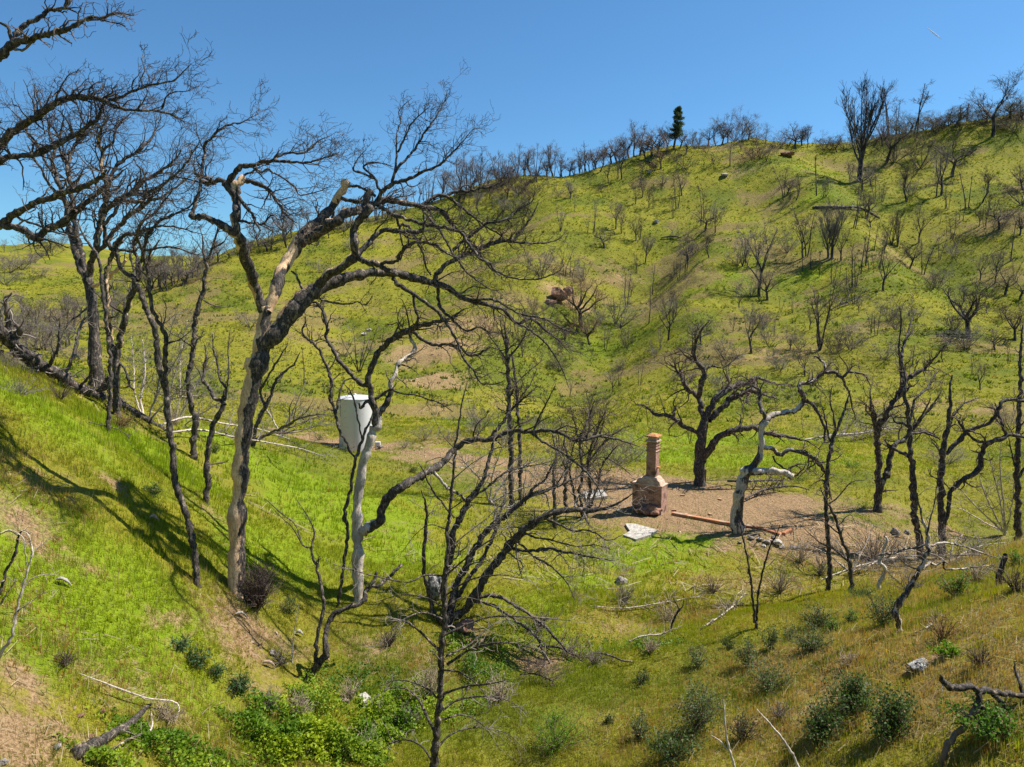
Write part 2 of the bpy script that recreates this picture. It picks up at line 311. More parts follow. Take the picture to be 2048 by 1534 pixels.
def scatter(k, d0, d1, pw, seed):
    r = np.random.RandomState(seed); t = r.rand(k)
    d = (d0**pw + t*(d1**pw-d0**pw))**(1/pw); x = r.uniform(-.92, 1.02, k)*d
    return x, d
def grass_layer(k, d0, d1, pw, seed, hs, ws, nb, name, label, lean=.5):
    x, y = scatter(k, d0, d1, pw, seed); r = np.random.RandomState(seed+1)
    di, ro, lu, dr = (mask(q, x, y) for q in ('dirt', 'rock', 'lush', 'dry'))
    n1 = vn(x*.5, y*.5); n2 = vn(x*.13+7, y*.13); n3 = vn(x*1.7, y*1.7)
    bare = np.maximum(di, ro*1.05) + n1*.9 + n3*.6
    k1 = (bare+r.uniform(-.25,.25,len(x)) < .40) & (vegf(x, y)*.85 < r.rand(len(x)))
    x, y, lu, dr, n1, n2, n3 = (q[k1] for q in (x, y, lu, dr, n1, n2, n3))
    d = y; z = H(x, y)
    t = np.clip(.45+n1*1.3+r.uniform(-.3, .3, len(x)), 0, 1)
    c = colmix((.30, .28, .014), (.20, .215, .012), t)
    dk = np.maximum(darkf(x, y), mask('deep_green_shade', x, y))[:, None]*.8; c = c*(1-.16*np.clip((y-55)/30, 0, 1))[:, None]; c = c*(1-dk) + np.array([.15, .185, .012])*dk; vg = vegf(x, y)[:, None]*.5; c = c*(1-vg) + np.array([.27, .20, .06])*vg
    tt = np.clip((n2+.08)*2.6, 0, .8); c = c*(1-tt[:, None]) + np.array([.27, .25, .03])*tt[:, None]
    L = np.clip(lu+n1*.8, 0, 1)[:, None]*.9; c = c*(1-L) + colmix((.22, .31, .010), (.30, .36, .012), r.rand(len(x)))*L
    dd = (np.clip(dr+n3*.8-.1, 0, .8) > r.rand(len(x))); c[dd] = colmix((.38, .20, .045), (.44, .31, .14), r.rand(dd.sum()))
    e = r.rand(len(x)) < .06; c[e] = np.array([.36, .29, .13])
    h = hs*(.6+.8*np.clip(n1+.5, 0, 1))*(1+.3*L[:, 0])*r.uniform(.6, 1.2, len(x))
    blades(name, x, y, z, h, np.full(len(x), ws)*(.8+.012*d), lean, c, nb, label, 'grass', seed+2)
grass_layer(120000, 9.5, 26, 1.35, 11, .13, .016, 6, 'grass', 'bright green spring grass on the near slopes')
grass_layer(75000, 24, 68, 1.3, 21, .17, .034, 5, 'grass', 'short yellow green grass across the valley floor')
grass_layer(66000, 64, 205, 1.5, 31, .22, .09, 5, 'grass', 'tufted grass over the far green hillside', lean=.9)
r = np.random.RandomState(77); x, y = scatter(9000, 60, 200, 1.5, 78); kk = r.rand(len(x)) < .15+darkf(x, y); x, y = x[kk], y[kk]
blades('grass', x, y, H(x, y), r.uniform(.2, .5, len(x)), np.full(len(x), .26), .9, colmix((.07, .10, .012), (.15, .17, .03), r.rand(len(x))), 7, 'dark weed clumps dotted over the far green hillside', 'grass', 79, spread=1.0)
def weeds(k, d0, d1, seed, h, wdt, col0, col1, gate, label, lean=.5, nb=5):
    x, y = scatter(k, d0, d1, 1.3, seed); r = np.random.RandomState(seed); kk = r.rand(len(x)) < gate(x, y); x, y = x[kk], y[kk]
    blades('dead_weeds', x, y, H(x, y), h*r.uniform(.4, 1.2, len(x)), np.full(len(x), wdt)*(.8+.012*y), lean, colmix(col0, col1, r.rand(len(x))), nb, label, 'weeds', seed+1, spread=.7)
weeds(26000, 10, 45, 301, .34, .008, (.24, .16, .08), (.48, .37, .22), lambda x, y: mask('dry', x, y)*.8 + .05 + .9*np.clip(fbm(x, y, .35, 3)-.28, 0, 1), 'dry tan grass stalks standing among the green growth')
weeds(9000, 10, 34, 311, .16, .03, (.36, .17, .03), (.42, .26, .04), lambda x, y: mask('dry', x, y)*.9*np.clip(fbm(x, y, .5, 3)*4, 0, 1), 'low orange leaved weeds on the near right slope', .9, 6)
weeds(12000, 10, 60, 321, .26, .02, (.06, .12, .012), (.13, .20, .02), lambda x, y: np.clip(fbm(x+30, y, .3, 4)*2.2-.15, 0, .8), 'darker green weeds growing through the grass', .7, 6)
# pale straw lying about
def straw(k, d0, d1, seed, L, wdt, name, label):
    x, y = scatter(k, d0, d1, 1.3, seed); r = np.random.RandomState(seed)
    dr = mask('dry', x, y)*.8 + .04 + .3*np.clip(vn(x*.4, y*.4)+.1, 0, 1); kk = r.rand(k) < dr*.8; x, y = x[kk], y[kk]; m = len(x)
    a = r.uniform(0, np.pi*2, m); l = r.uniform(.4, 1.2, m)*L; dx, dy = np.cos(a)*l, np.sin(a)*l; z0 = H(x, y); z1 = H(x+dx, y+dy)
    w_ = wdt*r.uniform(.6, 1.4, m); sx, sy = -np.sin(a)*w_, np.cos(a)*w_
    V = np.empty((m, 4, 3)); u0 = z0+r.uniform(.02, .10, m); u1 = z1+r.uniform(.02, .28, m)
    V[:, 0] = np.stack([x-sx, y-sy, u0], -1); V[:, 1] = np.stack([x+sx, y+sy, u0+.01], -1); V[:, 2] = np.stack([x+dx+sx*.5, y+dy+sy*.5, u1+.01], -1); V[:, 3] = np.stack([x+dx-sx*.5, y+dy-sy*.5, u1], -1)
    C = colmix((.22, .16, .09), (.55, .46, .30), r.rand(m)); C = np.repeat(C[:, None], 4, 1)
    tag(mesh_np(name, V.reshape(-1, 3), np.arange(m*4).reshape(-1, 4), M['blade'], attrs={'col': C.reshape(-1, 3)}, smooth=False), label, 'dead grass', kind='stuff')
straw(12000, 10, 32, 5, .30, .005, 'straw', 'dry pale straw and fallen twigs littering the near slopes')
straw(6000, 26, 60, 6, .9, .018, 'straw', 'dry straw litter around the valley floor')
# gravel and clods on bare earth
def pebbles(k, d0, d1, seed, s):
    x, y = scatter(k, d0, d1, 1.3, seed); r = np.random.RandomState(seed)
    kk = (np.maximum(mask('dirt', x, y), mask('rock', x, y)) + vn(x*.8, y*.8)*.6) > .5; x, y = x[kk], y[kk]; m = len(x)
    base = np.array([[1, 0, 0], [-.5, .87, 0], [-.5, -.87, 0], [.2, .1, .75], [-.2, 0, -.5]]); F0 = np.array([[0, 1, 3], [1, 2, 3], [2, 0, 3], [1, 0, 4], [2, 1, 4], [0, 2, 4]])
    sz = s*(.4+r.rand(m)**3*2.2)*(.6+.02*y); a = r.uniform(0, 6.28, m)
    B = base[None]*r.uniform(.6, 1.3, (m, 5, 3)); Bx = B[..., 0]*np.cos(a)[:, None]-B[..., 1]*np.sin(a)[:, None]; By = B[..., 0]*np.sin(a)[:, None]+B[..., 1]*np.cos(a)[:, None]
    V = np.stack([Bx, By, B[..., 2]], -1)*sz[:, None, None] + np.stack([x, y, H(x, y)], -1)[:, None]
    C = colmix((.26, .15, .09), (.5, .38, .27), r.rand(m)); C = np.repeat(C[:, None], 5, 1)
    F = (F0[None]+5*np.arange(m)[:, None, None]).reshape(-1, 3)
    tag(mesh_np('gravel', V.reshape(-1, 3), F, M['stone'], attrs={'col': C.reshape(-1, 3)}, smooth=False), 'loose stones and clods scattered on bare brown earth', 'gravel', kind='stuff')
n = N('stone', .9, .2); n.col(n.attr('col', True)); n.bump(n.noise(n.obj(), 20, 4), .5, .02); M['stone'] = n.m
pebbles(12000, 10, 110, 9, .034)
# ------------------------------------------------------------------ tubes and branching
def frames(Pt):
    """Pt (N,m,3) -> two unit vectors across each ring"""
    T = np.gradient(Pt, axis=1); T /= np.linalg.norm(T, axis=2, keepdims=True)+1e-9
    ch = Pt[:, -1]-Pt[:, 0]; ref = np.zeros((len(Pt), 3)); ref[np.arange(len(Pt)), np.argmin(np.abs(ch), 1)] = 1
    A_ = np.cross(T, ref[:, None]); A_ /= np.linalg.norm(A_, axis=2, keepdims=True)+1e-9
    return A_, np.cross(T, A_)
def tubes(Pt, Rr, k, bump=0, seed=0):
    """Pt (N,m,3), Rr (N,m) -> verts, faces, outward normals"""
    Nn, m = Rr.shape; A_, B_ = frames(Pt); th = np.arange(k)*2*np.pi/k
    nrm = A_[:, :, None]*np.cos(th)[None, None, :, None] + B_[:, :, None]*np.sin(th)[None, None, :, None]
    rr = Rr[:, :, None, None]
    if bump: rr = rr*(1 + bump*np.random.RandomState(seed).normal(size=(Nn, m, k, 1)))
    V = (Pt[:, :, None]+nrm*rr).reshape(-1, 3)
    i = np.arange(m-1)[:, None]; j = np.arange(k)[None]; a = i*k+j; b = i*k+(j+1) % k
    q = np.stack([a, b, b+k, a+k], -1).reshape(-1, 4)
    F = (q[None] + (np.arange(Nn)*m*k)[:, None, None]).reshape(-1, 4)
    return V, F, nrm.reshape(-1, 3)
def resample(Pt, Rd, step):
    Pt = np.asarray(Pt, float); Rd = np.asarray(Rd, float)
    if len(Pt) > 2:                                           # Catmull-Rom
        E = np.vstack([2*Pt[0]-Pt[1], Pt, 2*Pt[-1]-Pt[-2]]); out = []; ro = []
        for i in range(len(Pt)-1):
            p0, p1, p2, p3 = E[i:i+4]; L = np.linalg.norm(p2-p1); q = max(2, int(L/step)+1)
            for t in np.arange(q)/q:
                out.append(.5*(2*p1+(p2-p0)*t+(2*p0-5*p1+4*p2-p3)*t*t+(3*p1-p0-3*p2+p3)*t**3)); ro.append(Rd[i]*(1-t)+Rd[i+1]*t)
        out.append(Pt[-1]); ro.append(Rd[-1]); return np.array(out), np.array(ro)
    q = max(2, int(np.linalg.norm(Pt[1]-Pt[0])/step)+1); t = np.linspace(0, 1, q+1)[:, None]
    return Pt[0]*(1-t)+Pt[1]*t, (Rd[0]*(1-t)+Rd[1]*t).ravel()
def unit(v): return v/(np.linalg.norm(v)+1e-9)
def sprout(out, Pt, Rd, n, L, lv, r, bias=(0, 0, .4), gn=.28, t0=.25, ang=(.45, 1.1), rk=.5, rmax=9, m=7, kids=(4, 3, 2), lr=.55, rmin=.0045):
    """adds n wandering side shoots to the branch Pt/Rd, each with its own children down to level 0"""
    b = np.asarray(bias, float); k = len(Pt)
    for _ in range(n):
        i = int((t0+(1-t0)*r.rand()**.8)*(k-1)); i = min(max(i, 1), k-1); T = unit(Pt[i]-Pt[i-1])
        pr = unit(np.cross(T, r.normal(size=3))); a = r.uniform(*ang)
        d = unit(T*math.cos(a)+pr*math.sin(a)+b*r.uniform(.0, 1.1)); ln = L*r.uniform(.5, 1.25); s = ln/(m-1)
        p = Pt[i].copy(); Q = [p]
        for _ in range(m-1): d = unit(d+r.normal(size=3)*(gn if r.rand() > .16 else gn*2.4)+b*.10); p = p+d*s; Q.append(p)
        Q = np.array(Q); r0 = min(Rd[i]*rk*r.uniform(.7, 1.2), rmax); rr = np.maximum(np.linspace(r0, r0*.3, m), rmin)
        out.append((Q, rr))
        if lv > 0: sprout(out, Q, rr, kids[-lv] if lv <= len(kids) else kids[0], L*lr, lv-1, r, bias, gn, .2, ang, .62, rmax, m, kids, lr, rmin)
def twig_mesh(name, out, m, parent, k=3, org=None):
    if not out: return None
    V, F, _ = tubes(np.array([a for a, _ in out]), np.array([b for _, b in out]), k)
    if org is not None: V = V-org
    return mesh_np(name, V, F, m, parent)
TD = 1.35
class Tree:
    """a tree drawn limb by limb: every limb starts on the trunk or on an earlier limb and runs through real 3D points"""
    def __init__(s, name, base, label, cat='tree', group=None, bark='char', twig='twig_black', seed=0, td=1.0, tl=70, bias=(0, 0, .35), gn=.34, lv=2, depth=None, sink=.35, drift=1.0, kids=(4, 3, 2), rmin=None, wk=.8):
        s.wk = wk
        u, v = base
        if depth is None: g, s.d = ground(u, v)
        else:
            s.d = depth; g = P(u, v, depth); g[2] = min(g[2], hz(g[0], g[1]))
        s.org = g - np.array([0, 0, sink]); s.g = g; s.r = np.random.RandomState(seed+1000); s.seed = seed
        s.root = empty(name, s.org, label, cat, group); s.bark, s.twig, s.td, s.tl, s.bias, s.gn, s.lv, s.kids = bark, twig, td, tl, bias, gn, lv, kids
        s.uv = []; s.tw = []; s.px = s.d/FPX; s.first = True; s.drift = drift; s.rmin = rmin or max(.0045, .19*s.px)
    def limb(s, data, name='limb', pale=(0, 0, (0, 0, 0)), td=None, tl=None, lv=None, dz=None, bias=None, gn=.21, t0=.25, cap=False, bark=None):
        A_ = [tuple(map(float, t.split(','))) for t in data.split()]; u = np.array([a[0] for a in A_]); v = np.array([a[1] for a in A_])
        wi = [i for i, a in enumerate(A_) if len(a) > 2]; wv = [A_[i][2] for i in wi]; L = np.concatenate([[0], np.cumsum(np.hypot(np.diff(u), np.diff(v)))])
        wd = np.interp(L, L[wi], wv)*s.wk; tot = L[-1]
        if s.first: d0 = s.d; A0 = 0
        else:
            k = min(s.uv, key=lambda q: (q[0]-u[0])**2+(q[1]-v[0])**2); d0 = k[2]
        if dz is None: dz = 0 if s.first else s.r.uniform(-1, 1)*tot*s.px*.5*s.drift
        dd = d0 + dz*(L/tot)**1.2 + (0 if s.first else 1)*np.interp(L, np.linspace(0, tot, 6), np.concatenate([[0], s.r.normal(size=5)*tot*s.px*.035]))
        Pt = np.array([P(a, b, c) for a, b, c in zip(u, v, dd)])
        if s.first: Pt = np.vstack([s.org-(0, 0, .1), Pt[0:1]*.5+s.g*.5, Pt[1:]]); wd = np.concatenate([[wd[0]*1.25], wd[0:1], wd[1:]])
        s.uv += [(a, b, c) for a, b, c in zip(np.interp(np.linspace(0, tot, 40), L, u), np.interp(np.linspace(0, tot, 40), L, v), np.interp(np.linspace(0, tot, 40), L, dd))]
        Rd = wd*s.px
        Q, rr = resample(Pt, Rd, max(5*s.px, Rd.mean()*1.1)); q = np.arange(len(Q))
        jt = s.r.normal(size=(len(Q), 3)); jt = (jt+np.roll(jt, 1, 0))/2; amp = np.minimum(rr, 3.2*s.px)*gn*2.2; amp[0] = 0
        Q = Q+jt*amp[:, None]; rr = np.maximum(rr*(1+.12*s.r.normal(size=len(rr))), s.rmin)
        big = rr.max() > 4*s.px; V, F, nr = tubes(Q[None], rr[None], 14 if big else (8 if rr.max() > 2*s.px else 5), .035 if big else .05, s.seed)
        if cap or s.first is False:
            k = 14 if big else (8 if rr.max() > 2*s.px else 5); c = len(V); V = np.vstack([V, Q[-1]+unit(Q[-1]-Q[-2])*rr[-1]*.4]); e = c-k+np.arange(k)
            nr = np.vstack([nr, [0, 0, 1]]); F = [F, np.stack([e, np.roll(e, -1), np.full(k, c)], -1)]
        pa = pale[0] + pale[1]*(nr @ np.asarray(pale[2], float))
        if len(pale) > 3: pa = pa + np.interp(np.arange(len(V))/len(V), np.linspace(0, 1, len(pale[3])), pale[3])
        if not s.first or td is not None:
            nn = s.td if td is None else td; n_ = int(round(nn*TD*tot/22)); tl_ = (tl or s.tl)*s.px
            tw = []; sprout(tw, Q, rr, n_, min(tl_, tot*s.px*.8), s.lv if lv is None else lv, s.r, bias or s.bias, s.gn, t0, rmax=2.4*s.px, kids=s.kids, rmin=s.rmin)
        else: tw = []
        F = F if isinstance(F, list) else [F]; nb = sum(len(f) for f in F)
        if tw:
            V2, F2, _ = tubes(np.array([a for a, _ in tw]), np.array([b for _, b in tw]), 3); F.append(F2+len(V)); V = np.vstack([V, V2]); pa = np.concatenate([pa, np.zeros(len(V2))])
        o = mesh_np('trunk' if s.first else name, V-s.org, F, M[bark or s.bark], s.root, {'pale': pa})
        if tw:
            o.data.materials.append(M[s.twig]); mi = np.zeros(len(o.data.polygons), np.int32); mi[nb:] = 1; o.data.polygons.foreach_set('material_index', mi)
        s.first = False; return s
    def done(s): return s.root
# ------------------------------------------------------------------ foreground trees, limb by limb
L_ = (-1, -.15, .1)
t = Tree('burnt_oak', (472,1182), wk=1.0, label='tall burnt oak with bare cream patches and a long arching right limb', seed=1, bark='bark', td=.55, tl=75, lv=2, bias=(.35, 0, .15))
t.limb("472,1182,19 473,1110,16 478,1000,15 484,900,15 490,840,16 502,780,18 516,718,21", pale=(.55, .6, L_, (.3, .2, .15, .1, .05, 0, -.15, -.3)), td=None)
t.limb("512,735,13 523,680,15 529,640,14 529,612,12", pale=(.35, .5, L_), td=0, dz=0)
t.limb("527,622,10 514,585 505,558 494,526 485,499 477,473 464,459,10", pale=(.1, .3, L_, (-.3, .5, -.1, -.3, .4, 0)), td=0, dz=-1.6)
t.limb("466,463,7.5 440,449 419,437,6 400,434 382,433,5 386,418,3.5 392,400 397,385 402,364,3 405,327 410,305 407,293 412,286 419,280,2.5 442,257 466,247 479,247 490,241,1 506,233 519,227,.6", pale=(.1, .1, L_), td=1.3, tl=60, t0=.4)
t.limb("468,466,8 471,450 473,425 471,399 462,382 452,370,7", pale=(.25, .3, L_), td=0, dz=.2)
t.limb("452,370,5 442,361 426,362 414,369,4 417,360 405,351 388,348,2.5", td=1.5, tl=80)
t.limb("457,374,6 463,355 470,344,5 482,334 495,331 510,329 524,325,4 544,323,3 585,324,2.5 616,324,2 653,315 675,307,.7", td=1.6, tl=75, bias=(.8, 0, .25))
t.limb("544,323,2.5 563,309 585,306 608,306,1.8 634,284 659,272,.7", td=2.2, tl=55, bias=(.8, 0, .4))
t.limb("462,380,6 470,372 478,367 487,354,7", pale=(.8, .2, L_), td=0, cap=True)
t.limb("488,360,4 500,363 522,370,4 535,376 542,384,3.5 554,403,3 571,429,2 593,446,.8", pale=(.2, 0, L_), td=1.7, tl=70, bias=(.8, 0, -.1))
t.limb("488,352,2.2 500,345 512,337 524,344 535,338 546,345,1.8 571,360 591,376 600,390,1.4 634,384 663,372,.6", td=1.7, tl=55, bias=(.8, 0, .05))
t.limb("477,372,3.5 477,392 493,413,3 505,431 514,450,2 522,462,.8", td=1.4, tl=60, bias=(.6, 0, -.2))
t.limb("473,440,2.5 505,446 526,448,1.8 537,435 546,431 560,440 575,428,.7", td=1.6, tl=60, bias=(.7, 0, .1))
t.limb("534,622,12 542,603 549,588,12.5 556,565 567,536,12 585,509 598,482,12 612,462,11 644,435,9.5 665,411,9 683,382,8.5 693,361,9", pale=(.25, .25, L_, (.6, .8, -.3, .5, .5, 0, -.2, .0, .2, .5, .2)), td=.25, tl=60, dz=1.8, cap=True)
t.limb("602,486,10 634,468,11 673,442,10 692,427 715,421,9 732,418 752,406,7 768,400 790,402,6.5 807,406 841,412,6 873,419,5 892,432 905,450,4 924,469 940,484,3 955,500 975,530,2 1000,552,.8", pale=(-.05, .6, (-.2, 0, 1)), td=1.1, tl=75, dz=2.6, bias=(.5, 0, 0))
t.limb("752,405,5 765,384 787,367,4 805,361 820,357,3.5 846,344,3 880,330 900,310,2 918,291,1.5 949,255,.6", td=1.7, tl=60, bias=(.3, 0, .5))
t.limb("785,368,3.2 790,346 800,330 814,317,2.6 829,297 843,276,2.2 858,254 873,232,1.6 888,205 896,178,.5", td=1.8, tl=62, bias=(.25, 0, .7))
t.limb("792,345,2.6 793,310,2.2 793,276 797,255 802,241 797,225,1 808,210 823,197,.5", td=1.2, tl=50, bias=(.2, 0, .6))
t.limb("795,304,2.3 805,284 814,264,1.8 826,244 843,227,1.2 861,211,.5", td=1.8, tl=50, bias=(.25, 0, .6))
t.limb("761,383,3 749,358 738,345 726,334,2.2 740,325 762,326 785,333,.8", td=1.5, tl=55, bias=(.2, 0, .3))
t.limb("748,357,2.6 730,349 708,341,2 710,326 720,312 733,299,.6", td=1.5, tl=40, bias=(.3, 0, .3))
t.limb("725,416,5 731,402,7 741,380,7.5", td=0, pale=(.25, .2, L_), cap=True)
t.limb("680,396,4 709,403 746,407,5", td=.4, tl=40)
t.limb("690,372,3 712,372 736,384,3 752,392,3", td=.8, tl=40)
t.limb("666,412,3 666,425 665,438,3", td=0, cap=True)
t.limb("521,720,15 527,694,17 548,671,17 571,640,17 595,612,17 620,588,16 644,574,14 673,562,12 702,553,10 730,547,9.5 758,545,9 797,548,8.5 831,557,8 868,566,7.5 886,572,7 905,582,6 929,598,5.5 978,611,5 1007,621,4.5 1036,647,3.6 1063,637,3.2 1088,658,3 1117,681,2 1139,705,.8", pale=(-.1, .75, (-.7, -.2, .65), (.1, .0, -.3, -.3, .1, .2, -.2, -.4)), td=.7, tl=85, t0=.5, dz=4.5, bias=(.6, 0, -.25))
t.limb("1036,648,3 1051,655 1076,672,2.4 1100,697 1125,740,1.5 1137,775,.6", td=1.2, tl=55, bias=(.3, 0, -.3))
t.limb("929,598,3 950,600 975,598,3 1000,605 1040,628,2.4 1085,636 1120,655,1.6 1160,668,.7", td=1.3, tl=60, bias=(.5, 0, -.2))
t.limb("628,577,9 653,552,9 680,537 702,520,9.5 713,512,9", pale=(.15, .6, (-.5, 0, .8)), td=0, dz=-.5)
t.limb("711,516,8 710,490,7.5 706,467,7 710,453 724,435,7.5 743,414,8", pale=(0, .3, L_), td=.5, tl=50, dz=-.3)
t.limb("714,511,6 730,492 746,477,5 765,460,4.5 794,461,4.5 826,463,4 843,460,3.5 850,445,2.5 846,430,2", td=1.1, tl=70, bias=(.4, 0, -.1), dz=.8)
t.limb("716,517,6 735,524 752,527,5.5 764,534 780,542,5 795,551,4", pale=(.15, .3, (0, 0, 1)), td=.3, tl=50, dz=-.4)
t.limb("762,527,3.5 780,525 794,522,3.5 800,505 812,493 831,484,3 868,489,2.5 892,506,2 925,520,.8", td=1.3, tl=60, bias=(.5, 0, -.2))
t.limb("868,563,5 872,550 880,540,5.5 892,527 912,517,5.5 935,508 953,501,5 978,490 1000,482,4.5 1027,477,3.5 1046,457,3 1061,438,2.2 1070,420 1077,403,.8", td=1.5, tl=62, dz=.9, bias=(.4, 0, .45))
t.limb("1000,483,3 1025,483 1051,486,2.4 1088,486,1.8 1112,481 1126,470,.6", td=1.3, tl=50, bias=(.5, 0, .2))
t.limb("912,517,3.5 905,503 917,490,3.5 930,481 941,474,3.2 966,450,3 985,444 1010,440,2.6 1032,423,2 1063,403 1070,385,.6", td=1.8, tl=60, dz=.6, bias=(.35, 0, .5))
t.limb("843,413,4.5 858,400 873,391,4 886,391 900,396,3.5 915,408 929,420,3 953,438,2.4 975,455 1000,470,1.8 1030,500,.7", td=1.4, tl=60, dz=1.3, bias=(.5, 0, 0))
t.limb("893,393,3.4 905,385 941,381,2.8 960,377 980,374,2 1010,360,.7", td=1.8, tl=50, bias=(.5, 0, .3))
t.limb("756,411,4 772,420 784,428,4 807,436 846,448,3.6 880,453 917,462,3 934,482 945,498,2.8 960,517 978,527,2.4 990,540 1007,550,2 1034,558,1.7 1076,558 1112,546,1.2 1124,535 1129,526,.5", td=1.5, tl=62, dz=-1.6, bias=(.4, 0, -.1))
t.limb("780,424,3 795,440 800,460,2.6 803,482 807,501 800,521,1.4", td=.6, tl=30)
t.limb("796,450,3.4 815,452 830,472,3 838,490 845,505,2.4 849,520 855,540 862,550,1.5", td=1.2, tl=50, bias=(.4, 0, -.3))
t.limb("841,415,3 860,436,2.8 885,470 905,505,2.2 935,545 960,565,1.6 985,580 1010,578,.7", td=1.4, tl=70, dz=-1, bias=(.3, 0, -.2))
t.limb("785,557,4.5 795,568 807,575,4.5 829,589,4 856,607,3.6 880,627,3.2 895,650,2.8 905,668 915,686,2.6 923,709 936,728,2.4 950,745,2 961,765 991,768,1.4 1009,761,.6", pale=(.1, .2, L_), td=1.0, tl=60, dz=-1.2, bias=(.5, 0, -.3))
t.limb("875,567,4 876,589 878,603 882,618,3.5 900,634,3 915,650 935,662 960,655,1.8 985,672,.8", td=1.6, tl=70, bias=(.6, 0, 0))
t.limb("826,592,3 828,612 836,640,2.4 828,660,1.6", td=.8, tl=40)
t.limb("620,592,2.6 650,601 690,608,1.8 715,604 730,610 745,592,.7", td=.7, tl=35)
t.limb("617,577,3 606,580 600,566 592,550,2.4 582,542,2", td=0)
t.done()

t = Tree('white_barked_oak', (717,1200), 'pale white barked trunk with a low black limb arching right over the gully', seed=2, bark='bark_pale', td=.8, tl=60, lv=2, bias=(.3, 0, .1))
t.limb("717,1200,14 716,1130,13.5 714,1070,14 714,1030,13 717,985,12.5 722,950,12 730,915,12 741,880,12 749,855,11", pale=(.75, .3, (-.3, -.3, .2)), td=None)
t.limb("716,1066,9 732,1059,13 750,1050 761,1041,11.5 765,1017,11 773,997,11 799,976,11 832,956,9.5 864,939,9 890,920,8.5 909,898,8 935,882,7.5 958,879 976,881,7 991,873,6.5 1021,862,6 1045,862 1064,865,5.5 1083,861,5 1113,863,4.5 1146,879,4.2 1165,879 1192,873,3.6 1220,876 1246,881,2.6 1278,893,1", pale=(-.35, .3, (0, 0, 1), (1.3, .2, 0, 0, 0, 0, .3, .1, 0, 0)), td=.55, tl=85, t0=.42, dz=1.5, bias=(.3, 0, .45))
t.limb("1064,866,4 1081,881 1113,898,3.6 1142,918,3.2 1158,930 1177,949,2.6 1196,974,1.8 1205,1000,.7", td=1.1, tl=70, bias=(.3, 0, -.1))
t.limb("976,880,4.5 990,862 1011,836,4 1026,816,3.2 1054,791,2 1075,773,.8", td=1.9, tl=62, dz=.4, bias=(.35, 0, .6))
t.limb("1067,863,2.8 1077,838 1093,806,2 1103,787 1112,767,.6", td=.9, tl=40, bias=(.2, 0, .5))
t.limb("868,942,4 878,956 890,971,4 904,980 916,987,4 928,998 938,1006,3.6", pale=(.6, 0, L_), td=.4, tl=40)
t.limb("747,860,9 756,850,9.5 762,824,8.5 770,811,7.5 779,791,6.5 784,768,6 790,748,5.5 797,727,6 811,717,6 827,706,6 829,695,5 823,680,4.5 820,662,4", pale=(.7, .2, L_, (.1, .1, -.8, .2, 0, .3, 0, -.5)), td=.5, tl=45, dz=.7)
t.limb("750,860,8 749,824,8.5 744,799,8 738,768,7 737,748,7 745,729,7 758,703,7 776,686,7 796,670,7 817,660,6.5 844,650,5.5 874,645,4.5 905,633,3 925,620,1.6 950,612,.7", pale=(-.1, .4, (.8, 0, -.3)), td=.9, tl=62, t0=.45, bias=(.4, 0, .2))
t.limb("824,662,4.5 836,672 854,684,4.4 866,690 878,691,4 897,688,3.6 921,695,3.6 936,709,3.5 952,710,3.2 968,701,2.6 981,694,2 1005,700 1030,690,.8", td=1.6, tl=62, bias=(.4, 0, .2))
t.limb("737,770,6 721,768,5.5 706,752,5 696,740,5 677,720,5 663,693,5 652,676,4.5 655,659,4.5 650,636,4.5 642,617,4 632,606,3.5 622,603,2.5", pale=(.0, .2, L_), td=.8, tl=45, dz=.6)
t.limb("738,800,4 755,795 771,784,3.4 785,779 800,786,2.2 830,790 860,800 880,806,1.6 905,823,.8", td=1.1, tl=45, bias=(.4, 0, 0))
t.limb("741,800,3.5 728,807 722,818,3.5 717,806,2.8", td=0)
t.done()
t = Tree('charred_tree', (676,1214), 'thin charred twin stem running up beside the white barked trunk', seed=3, wk=.62, td=.7, tl=42, lv=1, bias=(0, 0, .4))
t.limb("676,1214,5 682,1173,5 688,1126,5 692,1088,5.5 695,1053,6 689,1035,6 692,1015 697,994,5 703,965,5 708,930,5 716,905,5 724,880,4.5 732,858,4 741,838,3 748,820,2")
t.limb("712,917,3.5 700,905 693,884,4 681,866,4.5 674,840 668,815,5 661,797,5 664,764,5 657,742,5 647,717,4.5 635,695,4.5 621,684,4 610,672 604,660,3 612,640,2 606,615,1", td=1.3, tl=45)
t.limb("672,826,4 678,795,3.5 686,766,3 704,758,2.4 725,762,1.4", td=.8)
t.limb("724,878,3 718,850,3 712,817,3 706,794,2.6 697,778 690,770,1", td=.6)
t.done()

t = Tree('charred_multi_stem_oak', (893,1252), 'black multi stem oak leaning right out of the gully bottom behind the dead pine', seed=4, td=1.6, tl=70, lv=2, wk=.74, bias=(.3, 0, .2), twig='twig_grey')
t.limb("893,1252,15 894,1240,15 898,1226,14")
t.limb("890,1246,8 871,1232,8 865,1215,6 856,1175,5.5 849,1148,5 849,1085,4.5 854,1031,4 849,1003,3 842,980,1", td=.4, tl=50)
t.limb("896,1235,10 905,1205,10 911,1176,9 931,1132,9 957,1085,8.5 975,1062 994,1044,8 1026,1019,7 1057,993,6 1075,986 1095,981,5 1130,965,3.5 1160,950,1.5", td=.9, dz=1.5)
t.limb("900,1238,13 928,1222,11 950,1191,11 957,1176,11 982,1138,11 1013,1097,11 1032,1075 1051,1057,11 1083,1034,9 1120,1022,8 1158,1019,7.5 1180,1021,6.5 1215,1015,4 1245,1002,2.5 1268,985,1", td=.8, dz=-1)
t.limb("890,1235,8 888,1200,8 886,1173,8 894,1140 903,1113,8 906,1069,8 916,1045 928,1022,8 941,997,7 955,978 966,959,5 975,927,5 985,889,4 992,865,2", pale=(-.2, .5, L_), td=.5, dz=.8)
